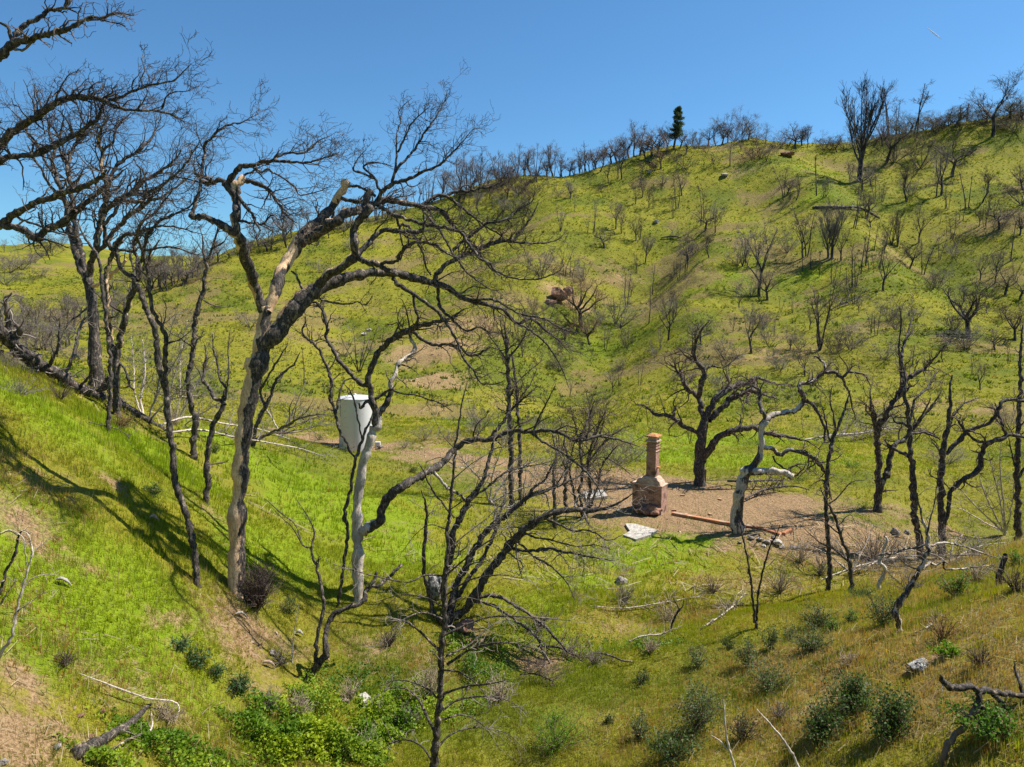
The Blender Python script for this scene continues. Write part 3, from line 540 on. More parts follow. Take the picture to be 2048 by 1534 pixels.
t.limb("915,1200,6 931,1164,6 963,1120,5.5 985,1075,5 993,1050 1001,1022,4 1010,1000 1012,975,2", td=.8)
t.limb("908,1035,2.8 880,1000 867,985,2.6 850,950 838,925,1.5", td=.4, tl=30)
t.limb("930,1222,5 945,1205 957,1197,5 975,1190 994,1191,5 1013,1200 1032,1213,4.5 1070,1235,4 1105,1270,3.6 1133,1301,3 1155,1320 1174,1338,1.5", pale=(.35, .3, (0, 0, 1)), td=.7, tl=60, dz=-1, bias=(.2, 0, -.5))
t.limb("945,1205,4.5 969,1204,4 1000,1220 1026,1238,4 1064,1263,3.6 1076,1280 1083,1298,3.4 1102,1330,3 1120,1352,2.4 1150,1362 1180,1368,1.2", pale=(.4, .3, (0, 0, 1)), td=.7, tl=55, dz=-1.6, bias=(.1, 0, -.5))
t.limb("1026,1098,4.5 1064,1101,4 1101,1097,4 1133,1104,3.5 1180,1113,2.5 1230,1122,1.2", pale=(.25, .3, (0, 0, 1)), td=1.1, tl=65, bias=(.3, 0, -.5))
t.limb("1083,1034,3.5 1110,1045 1140,1060,3 1180,1062 1215,1080,2 1245,1070,1", pale=(.35, 0, L_), td=1.2, tl=65, bias=(.3, 0, -.3))
t.limb("1030,1077,3.5 1045,1090 1063,1110,3 1095,1128 1130,1160,2 1150,1200,.8", pale=(.4, 0, L_), td=1.3, tl=55, bias=(.2, 0, -.6))
t.limb("940,1000,3.5 960,985 985,965,3 1010,945 1040,935,2.4 1080,928 1110,920,1", pale=(.3, 0, L_), td=1.6, tl=65, bias=(.5, 0, .2))
t.limb("1057,993,4 1070,975 1090,960,3.2 1105,930 1120,905,2.2 1130,880,1", td=1.4, tl=60, bias=(.3, 0, .5))
t.limb("1040,1062,3 1070,1075 1100,1080,2.4 1150,1092 1190,1090 1225,1100,1", pale=(.4, 0, L_), td=1.5, tl=60, bias=(.4, 0, -.3))
t.done()

t = Tree('dead_pine', (865,1590), 'slim dead pine with long drooping bare boughs, nearest tree at the bottom centre', seed=5, td=.5, tl=45, lv=1, bias=(0, 0, -.15), twig='twig_grey', depth=15.6, rmin=.0045)
t.limb("865,1590,11 868,1534,10 875,1449,8.5 881,1371,8 882,1308,8 889,1254,7 890,1213,6.5 889,1164,6 895,1100,5.5 895,1056,5 901,1015,4 909,921,3 915,865,2.5 925,802,1.8 935,761,.8", td=.35, tl=60, t0=.3, pale=(-.1, .2, L_))
r_ = np.random.RandomState(55)
for q in ["895,1329,4 931,1304,3.6 963,1292,3.2 995,1286 1029,1287,2 1083,1301,.8", "893,1312,3 940,1288 982,1251,1.8 1010,1240,.7", "893,1268,3.4 920,1256 944,1245,2.8 1001,1232,2 1142,1241,.7", "888,1387,3.4 928,1374,3 982,1367,2 1020,1358,.8", "885,1420,3.4 919,1399,2.6 975,1393,2 1020,1403,1 1050,1425,.5",
          "883,1306,3.6 856,1279,3.4 830,1255 805,1241,2 780,1238,.7", "874,1470,3.6 856,1437,3.4 837,1399,2.8 812,1378 780,1377,1.6 755,1390,.6", "888,1152,2.6 850,1150 814,1164,2 741,1150,1.6 667,1129,.6", "893,1150,2.4 931,1117 965,1090,1.6 1010,1064,.6", "895,1100,2.2 930,1070 975,1035,1.2 1020,990,.5",
          "892,1190,2.4 940,1160 1000,1150,1.4 1060,1160,.5", "888,1215,2.4 850,1195 800,1190,1.4 750,1205,.5", "890,1240,2.4 845,1225 800,1245,1.4 760,1290,.5", "879,1400,2.6 850,1375 800,1360,1.4 760,1372,.5", "872,1500,3 900,1470 950,1455,1.8 1010,1465 1040,1490,.6", "869,1530,3 840,1490 800,1480,1.8 760,1500,.6",
          "897,1060,1.8 860,1050 830,1070,.9 800,1110,.4", "905,960,1.6 940,930 980,905,.5", "912,900,1.4 885,870 868,835,.4", "908,930,1.6 880,915 850,925,.4", "900,1020,1.8 945,985 960,950,.5", "892,1215,2.2 930,1195 990,1215,1.2 1030,1260,.4", "884,1340,2.6 920,1345 960,1375,1.4 985,1420,.5", "880,1440,2.6 925,1430 965,1450,1.2 1000,1500,.5"]:
    t.limb(q, name='bough', td=1.7, tl=48, gn=.06, dz=r_.uniform(-1.6, 1.6), lv=0)
t.done()

# left group
G = 'charred stems on the near left slope'
t = Tree('charred_oak', (396,1168), 'bare black curving stem left of the tall oak, casting its shadow up the slope', group=G, seed=6, td=1.0, tl=62, lv=2, bias=(.2, 0, .4))
t.limb("396,1168,7.5 390,1123,8 385,1085 378,1049,8 358,991,8 349,955 346,903,7.5 337,844,7 332,786,7.5 323,757,7 315,718,7 313,679,7 303,640,7 293,620,7 288,605,7 280,581,6.5 270,562,6 255,548 241,536,5.5 231,507,5 215,484,5 209,464,4.5 215,441,4 231,425,4 243,401,3 252,380,1.5", td=.15, t0=.7)
t.limb("332,784,6 332,750 331,718,5.5 331,675,5 317,643,4.5 306,622 301,605,4.5 297,556,4.2 291,529,4 282,497,3.6 275,470,3 285,440,1.5", td=.7)
t.limb("275,560,4.5 274,517,4.2 268,497,4 272,475 274,458,3.6 290,438 310,425,2.6 330,400 345,380,1.2", td=1.5)
t.limb("278,556,4 280,533,4.5 287,505 293,478,4.2 305,454,4 332,435,3.4 362,423,2.6 389,405,1.8 400,390,.8", td=1.5)
t.limb("232,508,4.5 235,490 243,476,5 254,468,4.5 270,467 284,462,3.6 305,455,2.6 340,452 380,462,1.4 410,470,.7", td=1.1)
t.limb("285,500,3 310,498 331,494,2.4 355,496 381,506 410,512,.8", td=1.0, tl=60)
t.done()
t = Tree('charred_oak', (388,916), 'thin black stem forking near its top, standing in front of the far hill', group=G, seed=7, td=.8, tl=45, lv=2, bias=(.2, 0, .6))
t.limb("388,916,8 387,874,8 391,835,7.5 383,816,7 377,757,6.5 383,718,6.5 389,679,6 389,649,6 395,620,6 399,603,5.5 409,577,5.5 407,560,5 413,540,4.5 411,524,4 407,507,3.5 406,480,2 400,455,1", td=.2, t0=.4)
t.limb("411,524,3 425,495,3 432,470,2.4 437,450,1.2", td=1.4)
t.limb("424,497,2.4 446,485,2 458,468,.8", td=1.0)
t.limb("404,598,2 425,610 445,614 462,613,.7", td=.3, tl=20)
t.done()
t = Tree('charred_oak', (411,1006), 'short black stem with crooked forks, just left of the tall oak trunk', group=G, seed=8, td=.9, tl=40, lv=1, bias=(0, 0, .6), twig='twig_brown')
t.limb("411,1006,8 416,961,7.5 416,903,7 425,859,6.5 437,832 449,809,6", td=.2)
t.limb("449,810,5 438,800 424,790,4 417,772,4 407,764,4 407,749,3.4 413,720,2.6 410,690,1.5", td=1.2)
t.limb("450,808,4 444,794 452,775 440,759,3.2 434,723,2.6 428,700,2 425,665,1", td=1.2)
t.limb("446,815,3 455,770,2.6 458,740 456,700,1.4 460,660,.7", td=1.0)
t.done()
t = Tree('charred_oak', (505,894), 'small crooked black tree tucked behind the right side of the tall oak trunk', group=G, seed=9, td=1.0, tl=42, lv=2, bias=(.3, 0, .4), twig='twig_brown')
t.limb("505,894,5.5 511,866,5 518,841,5 532,813,5 544,784,4 550,763,3.4 571,741,3 587,729,2.4 600,705,1", td=.3)
t.limb("530,813,4 522,795 520,782,3.6 536,755,3 556,720,2.4 575,690,1", td=1.2)
t.limb("548,770,2.6 562,757 568,746 575,738,.8", td=.8)
t.limb("507,884,4.5 530,872 546,864,4 575,850,3.2 600,836,2.4 640,828,.9", pale=(.5, 0, L_), td=1.3, tl=70, bias=(.6, 0, .1))
t.done()
t = Tree('charred_oak', (190,742), 'thickest dark tree on the left, trunk splitting low into tall crowded stems', group=G, seed=10, td=1.6, tl=78, lv=2, bias=(.2, 0, .45), depth=31.5, bark='bark')
t.limb("190,775,19 193,737,16 190,698,13.5 189,659,12.5 188,634,12.5 182,595,12.5 174,556,13", td=0, pale=(-.05, .2, L_))
t.limb("172,560,9 160,532,9 149,497,8 141,468,7.5 135,439,7 133,415,6.5 127,394,6 121,374 108,348,5 104,315,4.5 110,296,4 100,270,3 95,240,1.5", pale=(.1, .3, L_))
t.limb("170,545,7 166,529,7.5 160,497,7 151,458,6.5 145,409,6 141,380,5.5 137,354,5 135,335,5 139,311,4.5 155,282,4.5 160,266,4 176,251,3.5 196,237,2.6 205,210,1.2", td=1.8)
t.limb("178,550,8 184,517,8 192,490,7.5 198,458,7 205,425,6.5 211,400,6 213,374,5.5 205,341,5 203,305,4.4 196,286,4 200,262,3 215,240,1.4", pale=(.2, .4, (.6, -.4, 0)), td=1.8)
t.limb("184,512,5 200,498 215,480,6 240,450,5.5 268,425,5 290,408,4 310,385,2.6 330,370,1", pale=(.2, .3, L_), td=1.6)
t.limb("205,424,6 215,417 244,396,6.5 264,385,5.5 284,364,5 305,352,4 332,335,3 350,318 363,300,1.2", td=2.2, bias=(.5, 0, .5))
t.limb("213,376,5.5 221,360,5 231,335,4.5 250,318 274,303,3.6 293,286,3 309,266,2.2 313,233,1", td=2.2, bias=(.3, 0, .6))
t.limb("262,388,4 290,385 320,372,3 350,350 378,318,2 395,290,.8", td=2.2, bias=(.6, 0, .6))
t.limb("240,400,4 275,405 310,400,3 345,380 375,355,2 400,335,.8", td=2.0, bias=(.6, 0, .5))
t.limb("106,345,4 90,325 86,307,3.6 68,280,3 53,262,2.4 39,237,1.8 12,210,1 0,198,.6", td=1.4, bias=(-.3, 0, .5))
t.limb("120,392,4 100,372 86,345,3 70,320 55,290,1", td=1.6, bias=(-.2, 0, .5))
t.limb("135,335,3.6 120,300 115,270,2.6 95,240 90,215,1", td=1.6, bias=(-.1, 0, .6))
t.limb("155,284,3.6 170,262 160,225,2.2 150,195,1", td=1.8)
t.limb("203,305,3.6 225,285 235,255,2.4 262,225,1", td=2.0)
t.limb("180,575,4 205,566 222,550,5 240,535 252,520,3.5", pale=(.9, 0, L_), td=.3)
t.limb("183,610,2.6 160,628 143,640,2 130,660,1", td=.4)
t.done()
t = Tree('charred_oak', (216,866), 'slender spiky dark stem standing alone low on the slope, below the fallen log', group=G, seed=11, td=.9, tl=30, lv=1, bias=(0, 0, .2), depth=None)
t.limb("216,866,5 219,806,4.5 221,757,4.5 219,700,4.5 213,650,4.5 211,624,4.5 207,595,4.5 203,556,4 201,527,4 188,501,3.6 170,476,3 158,446,2 163,420,1", td=.6, t0=.05)
t.done()
t = Tree('charred_oak', (235,800), 'dark double trunk growing right behind the fallen burnt log', group=G, seed=12, td=1.0, tl=60, lv=2, bias=(.2, 0, .4), bark='bark', depth=27)
t.limb("234,830,10 233,796,9 233,737,9 236,700,9.5", td=0)
t.limb("236,702,7 243,665,7.5 252,630,7 258,605,6.5 270,572,6 282,545,4.5 300,510,3 318,480,1.4", pale=(.0, .4, (1, 0, 0)), td=.6)
t.limb("232,712,7 222,690,6 219,659,6 214,620,6.5 212,580,6.5 213,545,6 225,511,6 233,488,6 246,480,4.5", pale=(.15, .5, (.7, -.3, 0)), td=.3, cap=True)
t.limb("235,720,3 250,740 258,765,3.4 268,780,3", td=.4)
t.limb("228,505,4 245,500 262,503,2.6 275,498,1", td=.9, tl=35)
t.limb("252,632,3.5 262,590,3.5 268,545 262,505,3 275,460 300,420,1.4", td=1.5)
t.done()

# oak standing outside the frame on the left; only its limbs reach in
t = Tree('overhanging_oak', (-260,900), 'black oak limbs reaching in from the left edge over the slope', seed=13, td=1.1, tl=70, lv=2, bias=(.4, 0, .4), depth=17)
t.limb("-260,960,30 -262,820,24 -240,700,22 -215,600,21 -190,520,20", td=None)
t.limb("-195,530,14 -120,430,13 -60,350,11 0,291,9.5 20,268,9 39,253,9 72,233,8.5 94,217,8 121,202,7.5 140,195 153,194,7 180,196,6.5 205,200,6 225,210,5 243,217,4 274,221,3.6 313,222,3.2 342,229,2.6 370,245,1", td=1.1, t0=.45, dz=1)
t.limb("207,200,3.5 220,200 241,195,3.4 262,184 284,176,3 313,168,2.6 350,159,2 368,142 383,127,.7", td=1.8, tl=55, bias=(.5, 0, .5))
t.limb("284,175,2 283,158 289,139,1.6 284,122 286,108,.6", td=1.2, tl=35)
t.limb("322,219,2.2 328,205 332,194,2 348,184,1.8 372,182 398,172,.7", td=1.8, tl=45, bias=(.5, 0, .4))
t.limb("112,204,2.4 116,185 125,168,1.8 138,150 160,140,.6", td=.9, tl=30)
t.limb("-192,530,11 -100,440 -60,380,9 0,323,7.5 29,313,7 74,307,7 98,296,6.5 125,282,6 155,268,5.5 175,252,4.5 196,238,3.5 206,208,2.4 230,195,1", td=1.2, t0=.4, dz=.4, pale=(-.1, .4, (0, 0, 1)))
t.limb("-188,528,13 -100,470,11 -40,450,9.5 0,452,9 20,454,8.5 47,460,8.5 63,472,8.5 76,479,8 86,468,8 98,458,8 127,445,8 153,423,7.5 172,403,7 196,386,6 210,370,4 235,350,2.5 255,335,1", td=.8, t0=.45, dz=-.5)
t.limb("-60,455,9 4,446,8.5 23,431,8 49,419,8 72,405,7.5 98,396,7.5 117,388,7 140,384 153,380,6.5 175,370 196,360,4.5 215,340,2.4", td=.9, t0=.4, dz=-1.2)
t.limb("72,476,3 90,498 100,520,0.8", td=0)
t.limb("30,430,3 45,440 75,450,2.6 105,462 130,470,2", td=.5, tl=30)
t.done()
t = Tree('overhanging_oak', (-420,700), 'rugged black limb crossing the sky in the top left corner', seed=14, td=.8, tl=50, lv=1, bias=(.5, 0, .2), depth=13)
t.limb("-420,860,34 -400,600,28 -380,400,26 -330,260,24")
t.limb("-335,270,16 -150,180,13 -50,135,11 0,112,10 26,88,9.5 59,79,7 88,70,6.5 117,62,6 153,50,4.5 173,38,4 205,35,3 232,26,2.4 268,31,1", pale=(-.1, .4, (0, 0, 1)), td=1.0, t0=.55, dz=-.5)
t.limb("24,90,7 38,62,7 56,47,5.5 76,38,5 97,20,4.5 125,18,5 142,0,5 150,-30,3", td=.9, dz=.5)
t.limb("23,80,4 18,59,3.6 0,44,3 -20,35,2", td=0)
t.limb("26,98,3 45,100 58,90,2.6 66,82,2", pale=(.4, 0, L_), td=.3)
t.limb("173,40,2.2 200,40 220,43,1.8 235,47 250,52,1.4", td=1.2, tl=20)
t.limb("112,64,2.5 125,75 142,86,1.6", td=.4, tl=20)
t.done()

# bent charred trunk low in the middle
t = Tree('charred_bent_tree', (617,1360), 'low black bent trunk ending in stubs below the white barked tree', seed=15, td=.4, tl=30, lv=1, bias=(0, 0, .4))
t.limb("612,1368,12 638,1326,9.5", td=None)
t.limb("632,1334,8 645,1318 653,1308,8.5 650,1287,6.5 653,1258,6.5 667,1229,6.5 697,1214,6 715,1209 728,1200,7.5 730,1185,6 738,1175,5.5 748,1160,4.5 753,1144,4", td=.2, cap=True, dz=1)
t.limb("738,1174,4 750,1172 761,1170,4.5 770,1160 779,1155,4.5 792,1140 803,1128,3.6", td=.2, cap=True, dz=.5)
t.limb("632,1326,4.5 634,1300 635,1267,4.5 642,1240 647,1214,4.2 645,1185 638,1155,3.6 633,1130 626,1117,3.2 623,1094,3 629,1067,2 622,1045 609,1023,1.2 594,1000,.6", td=.8, dz=.6)
t.limb("623,1096,2.2 606,1091 595,1072,1.6 582,1053 550,1023,.7", td=.8)
t.done()

# right of centre
G = 'bare oaks around the house pad'
t = Tree('charred_oak', (1399,971), 'black spreading oak behind the brick chimney on the far edge of the dirt pad', group=G, seed=20, td=1.5, tl=70, lv=2, bias=(0, 0, .15), gn=.33, twig='twig_brown')
t.limb("1399,971,14 1399,936,12.5 1400,895,12.5 1404,861,11 1412,832,10", td=0)
t.limb("1402,925,9 1419,899,9.5 1435,877,8.5 1451,868 1467,861,8 1498,855,7 1517,858,6 1534,867,5 1584,876,3.6 1616,884,2 1640,900,.8", td=.6, dz=-1)
t.limb("1400,866,6 1385,860 1366,851,5.5 1350,838 1337,832,5 1312,828,4 1300,820 1290,812,2.6 1270,808,1", td=1.4)
t.limb("1409,836,7 1402,815 1395,790,7 1378,782 1370,768,6 1363,754,5 1352,738,3 1335,722,1", td=2.2)
t.limb("1397,795,6 1401,775 1406,755,6.5 1409,741,6 1394,725,5 1389,708,4.5 1391,690,4 1402,661,2 1420,640,.8", td=2.0)
t.limb("1414,834,8 1429,801,7.5 1454,779,7.5 1478,769 1495,765,6 1515,755,4 1545,765,3 1580,770,1", td=1.7)
t.limb("1418,840,8 1441,817,7.5 1467,795,7 1498,782,6 1514,785,4.5 1530,790,2.5 1560,800,1", td=1.7)
t.limb("1366,850,2.4 1358,830 1350,812,1", td=.6)
t.limb("1406,740,3.4 1425,732 1445,735,2 1470,720,.8", td=2.0)
t.done()
t = Tree('weathered_oak', (1474,1064), 'stout grey leaning oak with twisted limbs in front of the brick footing', group=G, seed=21, bark='bark_pale', td=1.1, tl=55, lv=2, bias=(.1, 0, .05), gn=.33, twig='twig_brown')
t.limb("1474,1064,19 1473,1040,14.5 1476,1010,13.5 1480,982,13 1487,957,13.5 1491,942,14.5 1489,934,12", pale=(.45, .2, L_), td=None, cap=True)
t.limb("1492,945,10 1508,932,9.5 1517,915,8.5 1521,900,7.5 1523,880,7 1525,853,7 1533,841,7", pale=(.35, .4, (.6, -.4, 0), (-.6, 0, .4, .3)), td=.2)
t.limb("1532,842,5.5 1527,826,5 1520,806,4.5 1517,782,4 1505,772,3 1490,780,1.4", td=1.5, pale=(.2, .2, L_))
t.limb("1530,845,6 1540,833 1552,829,6.5 1575,823,6.5 1590,822,6.5 1600,812 1609,799,6 1601,782,5.5 1603,767,5 1624,764,5 1642,747,5 1671,744,4.5 1683,755,4 1692,748 1700,744,3.2 1715,746 1730,752,2 1742,775,1", pale=(.1, .5, (-.2, -.3, .8), (.3, .2, -.2, -.4)), td=1.4)
t.limb("1651,744,4 1649,730 1645,723,3 1636,715 1627,713,2", pale=(.4, 0, L_), td=1.4)
t.limb("1605,800,4.5 1618,806 1633,820,4.5 1642,838,4 1650,861,3.2 1650,884,2.6 1665,882,1.2", td=.7)
t.limb("1496,946,9 1511,942,10 1534,943,8.5 1551,943 1567,945,7.5 1577,950 1584,955,8.5", pale=(.35, .4, (-.3, -.6, .5)), td=.2, cap=True)
t.limb("1572,946,3 1580,936 1593,929,3 1611,928,1.6", td=.8)
t.limb("1521,893,5.5 1530,893 1546,900,5.5 1556,908 1564,911,5 1572,902 1581,900,5 1605,905,5 1628,917,5 1643,935,4.5 1652,950,4 1658,975,2.4 1663,1000,1", pale=(.35, .3, (0, 0, 1), (.2, 0, -.2, -.2)), td=1.5)
t.limb("1546,912,2.4 1552,925 1568,936,2.4 1584,946,2", td=.5)
t.limb("1683,753,3.4 1690,770 1700,790,2.4 1706,820 1712,840,1", td=1.8)
t.done()
G = 'slim dark trees on the right'
def T_(lbl, base, seed, limbs, **kw):
    kw.setdefault('group', G); kw.setdefault('td', .9); kw.setdefault('tl', 42); kw.setdefault('lv', 1); kw.setdefault('bias', (0, 0, .4)); kw.setdefault('twig', 'twig_brown')
    nm = kw.pop('name', 'charred_oak'); pl_ = kw.pop('pale', .7 if kw.get('bark') == 'bark_pale' else -.02); tt = Tree(nm, base, lbl, seed=seed, **kw)
    for i, q in enumerate(limbs): tt.limb(q, pale=(pl_, .15, (.3, -.5, .6)), td=(kw['td']*.3 if i == 0 else None), t0=(.4 if i == 0 else .25))
    return tt.done()
T_('slim black tree with a wavy trunk right of the grey leaning oak', (1656,1182), 22, ["1656,1182,6.5 1659,1135,6 1657,1076,5.5 1652,1017,5 1653,959,5 1659,915,5 1668,873,4.5 1677,852,3.5 1691,814,2.5 1700,780,1.2", "1664,890,3 1655,865 1650,835,2 1640,800,.8", "1670,868,3 1668,835,2.4 1660,800 1665,770,.8", "1656,1010,2.2 1680,990 1702,965,1.4 1730,960,.6"], lv=2)
T_('thin dark stem leaning left beside the wavy black trunk', (1703,1184), 23, ["1703,1184,5 1700,1129,4.5 1683,1076,4 1671,1038,3.5 1653,1003,2.4 1640,975,1", "1698,1125,2 1670,1100 1640,1085,1.4 1600,1050,.6", "1680,1070,2 1650,1045 1615,1040,1.4 1580,1050,.6", "1676,1050,1.6 1700,1030 1712,1050,.6"], twig='twig_grey', td=1.3)
T_('tall black oak forking low, standing on the pad with a long level shadow', (1755,1023), 24, ["1755,1023,10 1757,992,8.5 1758,960,8.5", "1757,962,7 1757,913,7 1755,875,7 1757,850,6.5 1768,838,6.5 1775,822,6 1787,803,6 1800,785,6 1809,764,6 1818,754,5.5 1850,736,4 1870,715,2.4 1890,690,1", "1755,872,5 1746,833,4.5 1742,820,3 1740,800,1.2", "1762,862,4 1752,842 1748,820,2.6 1740,790 1745,765,1", "1812,762,4.5 1802,742,4 1804,718 1806,695,3.4 1818,657,2.4 1831,619,1", "1803,745,3.4 1799,715,2.6 1798,695,2.4 1802,647,1.8 1799,612,.8", "1762,968,7 1774,948,8 1780,913,6.5 1790,891,6 1815,872,5.5 1822,862,4.5 1843,836,3.5 1869,805,2.4 1885,780,1", "1820,865,2.6 1850,862 1870,870,1.6 1880,878,1", "1835,845,2.6 1850,820 1862,795,1.4"], lv=2, tl=55, td=1.1)
T_('sinuous black trunk between the forked oak and the armed oak', (1843,1120), 25, ["1843,1120,8.5 1837,1071,8 1828,1023,7.5 1826,976,7.5 1825,929,7 1820,913,6 1821,866,5.5 1820,852,5 1815,821,4.5 1809,789,4 1810,758,2.6 1806,725,1", "1820,848,3.4 1830,800,3 1853,777,2.6 1875,742,1.6", "1818,914,4.5 1800,905 1780,893,3.6 1768,880,1.6", "1820,855,3.2 1805,848 1790,843,2.6 1780,825,1.2", "1821,868,3.6 1845,865 1872,873,2.6 1880,880,1"], td=1.0, lv=2)
T_('dark straight oak with long crooked arms, right of the sinuous trunk', (1883,1118), 26, ["1883,1118,9 1883,1039,8.5 1881,976,8 1884,929,7.5 1889,882,6.5 1897,852,5.5 1899,821,4.5 1900,780,3 1905,750,1.4", "1888,1060,5 1897,1008,5 1900,986,5.5 1922,963,6 1957,938,6.5 1963,907,6 1973,888,6 2010,874,5.5 2020,869,5 2050,875,4", "2012,872,4 2005,850,4 1998,830,3 1990,805,1.2", "1893,909,5 1908,890 1919,882,5.5 1930,868 1934,862,5 1957,855,4.5 1988,836,4 1998,814,4 2014,800,4 2048,802,3.4 2080,795,2", "1975,888,3.2 1950,880 1932,864,3.6 1918,846,3 1913,833,2.4", "1897,850,3 1915,820 1932,805,2.2 1960,795,.8"], td=1.0, lv=2)
T_('straight black trunk at the right edge with thin suckers around its foot', (2036,1084), 27, ["2036,1084,8 2036,1039,7.5 2034,945,6.5 2036,882,6 2038,821,5 2040,773,4.5 2041,700,3 2045,650,1.4", "2038,955,3.4 2050,930,3 2065,890,1.4", "2034,940,2.6 2022,905 2018,875,1.2"], td=1.0)
T_('pale thin suckers fanning from one root near the right edge', (2010,1070), 28, ["2010,1072,4 2008,1060,4", "2008,1065,2.4 1985,1020 1965,975,1.6 1955,930,.6", "2009,1065,2.4 2000,1000 1985,940,1.4 1975,900,.5", "2012,1062,2.4 2005,990 2000,930,1.2 2002,880,.5", "2006,1064,2.4 1970,1030 1940,1000,1.4 1905,960,.5", "2008,1064,2 1960,1040 1925,1020,1.2 1890,1010,.5", "2014,1062,2 2025,1000 2030,950,1"], twig='twig_grey', bark='bark_pale', name='dead_sapling', td=1.4)
T_('crooked half stripped snag rising from the slope at lower right', (1797,1266), 29, ["1797,1266,7 1796,1245,7 1791,1223,8.5 1797,1205,8 1806,1193,6.5 1823,1170,6 1841,1135,5.5 1853,1105,5 1857,1080,4 1847,1041,3.2 1838,1010 1835,985,1.4", "1845,1138,3.6 1860,1125 1868,1130 1888,1122,2.6 1890,1138 1947,1135,2 1991,1129,.9", "1856,1094,3 1888,1086,2.6 1925,1092 1947,1100,2 1997,1117,.8", "1853,1092,3 1838,1094,3 1800,1101,3 1782,1107 1765,1108,2.6 1752,1112,1", "1852,1090,2.4 1858,1050 1868,1010,1.6 1875,960,1 1878,925,.6", "1838,1140,2.4 1815,1130 1797,1115,1"], name='dead_snag', bark='bark_pale', twig='twig_grey', td=1.0, tl=50, pale=.42)
T_('pale bent snag with a broken top left of the crooked snag', (1757,1180), 30, ["1757,1180,5 1760,1165 1768,1144,4.5 1763,1128 1762,1117,4 1768,1100,3.4 1774,1078,3 1770,1073,2"], name='dead_snag', bark='bark_pale', td=.4)
T_('two straight black whips sprouting together in the debris at right centre', (1512,1258), 31, ["1511,1258,4.5 1510,1240,4", "1509,1245,3.2 1505,1193,3 1498,1135,2.6 1486,1076,2 1478,1040,.8", "1513,1245,3.2 1518,1179,2.8 1536,1105,2.2 1551,1073,1.6 1560,1050,.7"], name='dead_sapling', td=.8, tl=25)
T_('short burnt stump near the right edge of the gully', (1998,1176), 32, ["1998,1178,9 2003,1135,6.5 2009,1107,5.5", "2000,1150,3 2015,1165 2024,1172,2"], name='burnt_stump', group=None, td=0)
T_('little burnt sapling among green shrubs beyond the gully debris', (1343,1262), 33, ["1343,1262,3.6 1350,1235,3.2 1360,1215,2.6", "1358,1218,2 1352,1205 1345,1195,.8", "1358,1220,2 1366,1212 1368,1200,.8"], name='dead_sapling', td=1.5, tl=22)
T_('tall straight dark tree with brushy top in the middle of the valley', (1022,1014), 34, ["1022,1014,7 1022,950,6.5 1021,880,6.5 1018,820,6 1017,770,5.5 1014,720,5 1013,690,4 1010,655,2", "1014,725,3 1000,700 985,680,1.6 965,650,.7", "1015,715,3 1035,695 1050,670,1.6 1060,640,.7", "1013,700,2.6 1005,670 1000,640,1", "1018,780,2 1050,750 1085,720,.8"], td=2.6, tl=52, lv=2)
T_('second slim trunk just right of the tall brushy tree', (1041,1000), 35, ["1041,1000,5 1041,906,4.5 1036,826,4.5 1033,777,4 1028,735,3 1022,700,1.2", "1036,800,2.4 1060,770 1075,735,.8"], td=1.6)
T_('clump of upright black stems with fine twigs left of the chimney', (1168,1034), 36, ["1168,1036,7 1168,1026,6.5", "1166,1030,4.5 1160,985,4 1165,940,3.4 1160,890,3 1172,850,2.4 1190,800,1.2", "1170,1028,4 1180,980,3.6 1176,920,3 1190,870,2.4 1212,820,1.2", "1164,1030,3.4 1146,980,3 1140,930,2.4 1150,880,1.2", "1173,1030,3.6 1195,975,3 1205,930,2.4 1235,890,1.2", "1160,892,2.4 1150,850 1140,810,1", "1176,925,2.6 1205,890 1240,860,1.4 1265,850,.7", "1165,940,2.4 1200,915 1230,925,1.4 1262,950,.6", "1176,925,2.4 1192,885 1205,850,1.2 1215,805,.6", "1160,890,2.4 1176,862 1180,820,1.2 1170,775,.6"], td=2.1, lv=2, tl=60)
T_('thin dark stem between the white trunk and the valley trees', (1108,1058), 37, ["1108,1058,5 1110,1010,4.5 1106,960,4 1112,910,3 1105,870,1.4", "1108,980,2.6 1125,950 1140,920,1"], td=1.4)
T_('thin forked dark stem left of the clump of upright stems', (1132,1020), 38, ["1132,1020,4.5 1130,970,4 1136,920,3.4 1128,880,2 1135,850,1", "1133,940,2.4 1118,905 1112,870,1"], td=1.6)
# near saplings
G = 'bleached bare saplings in the foreground'
def S_(lbl, base, seed, limbs, depth=None, **kw):
    kw.setdefault('bark', 'bark_pale'); kw.setdefault('twig', 'twig_pale')
    return T_(lbl, base, seed, limbs, group=G, name='dead_sapling', depth=depth, **kw)
S_('pale forked shoot rising from the bottom edge right of centre', (1470,1560), 40, ["1472,1580,4 1469,1534,3 1455,1486,2.6 1450,1442,2.2 1447,1398,1.4", "1456,1500,2 1440,1482 1422,1470,1.2"], depth=13.6, td=0)
S_('pale leaning shoot with no fork by the bottom edge at right', (1610,1560), 41, ["1615,1580,4 1598,1534,3.4 1571,1486,2.8 1542,1450,2.2 1513,1418,1.2"], depth=12.4, td=0)
S_('spindly speckled sapling with white side shoots at the left edge', (-8,1330), 42, ["-10,1335,4 0,1310,4 23,1272,3.6 32,1231,3.2 44,1178,3 62,1120,2.8 65,1105,2.4 56,1070,1.6 40,1060,.8", "28,1250,2 29,1228,2 60,1205 85,1187,1 110,1180,.6", "44,1180,2 60,1160 82,1150,1.2 108,1148,.6", "62,1110,2 75,1095 92,1082,.8", "52,1130,1.6 50,1100 45,1075 20,1060 0,1066,.7"], td=.6, tl=25)
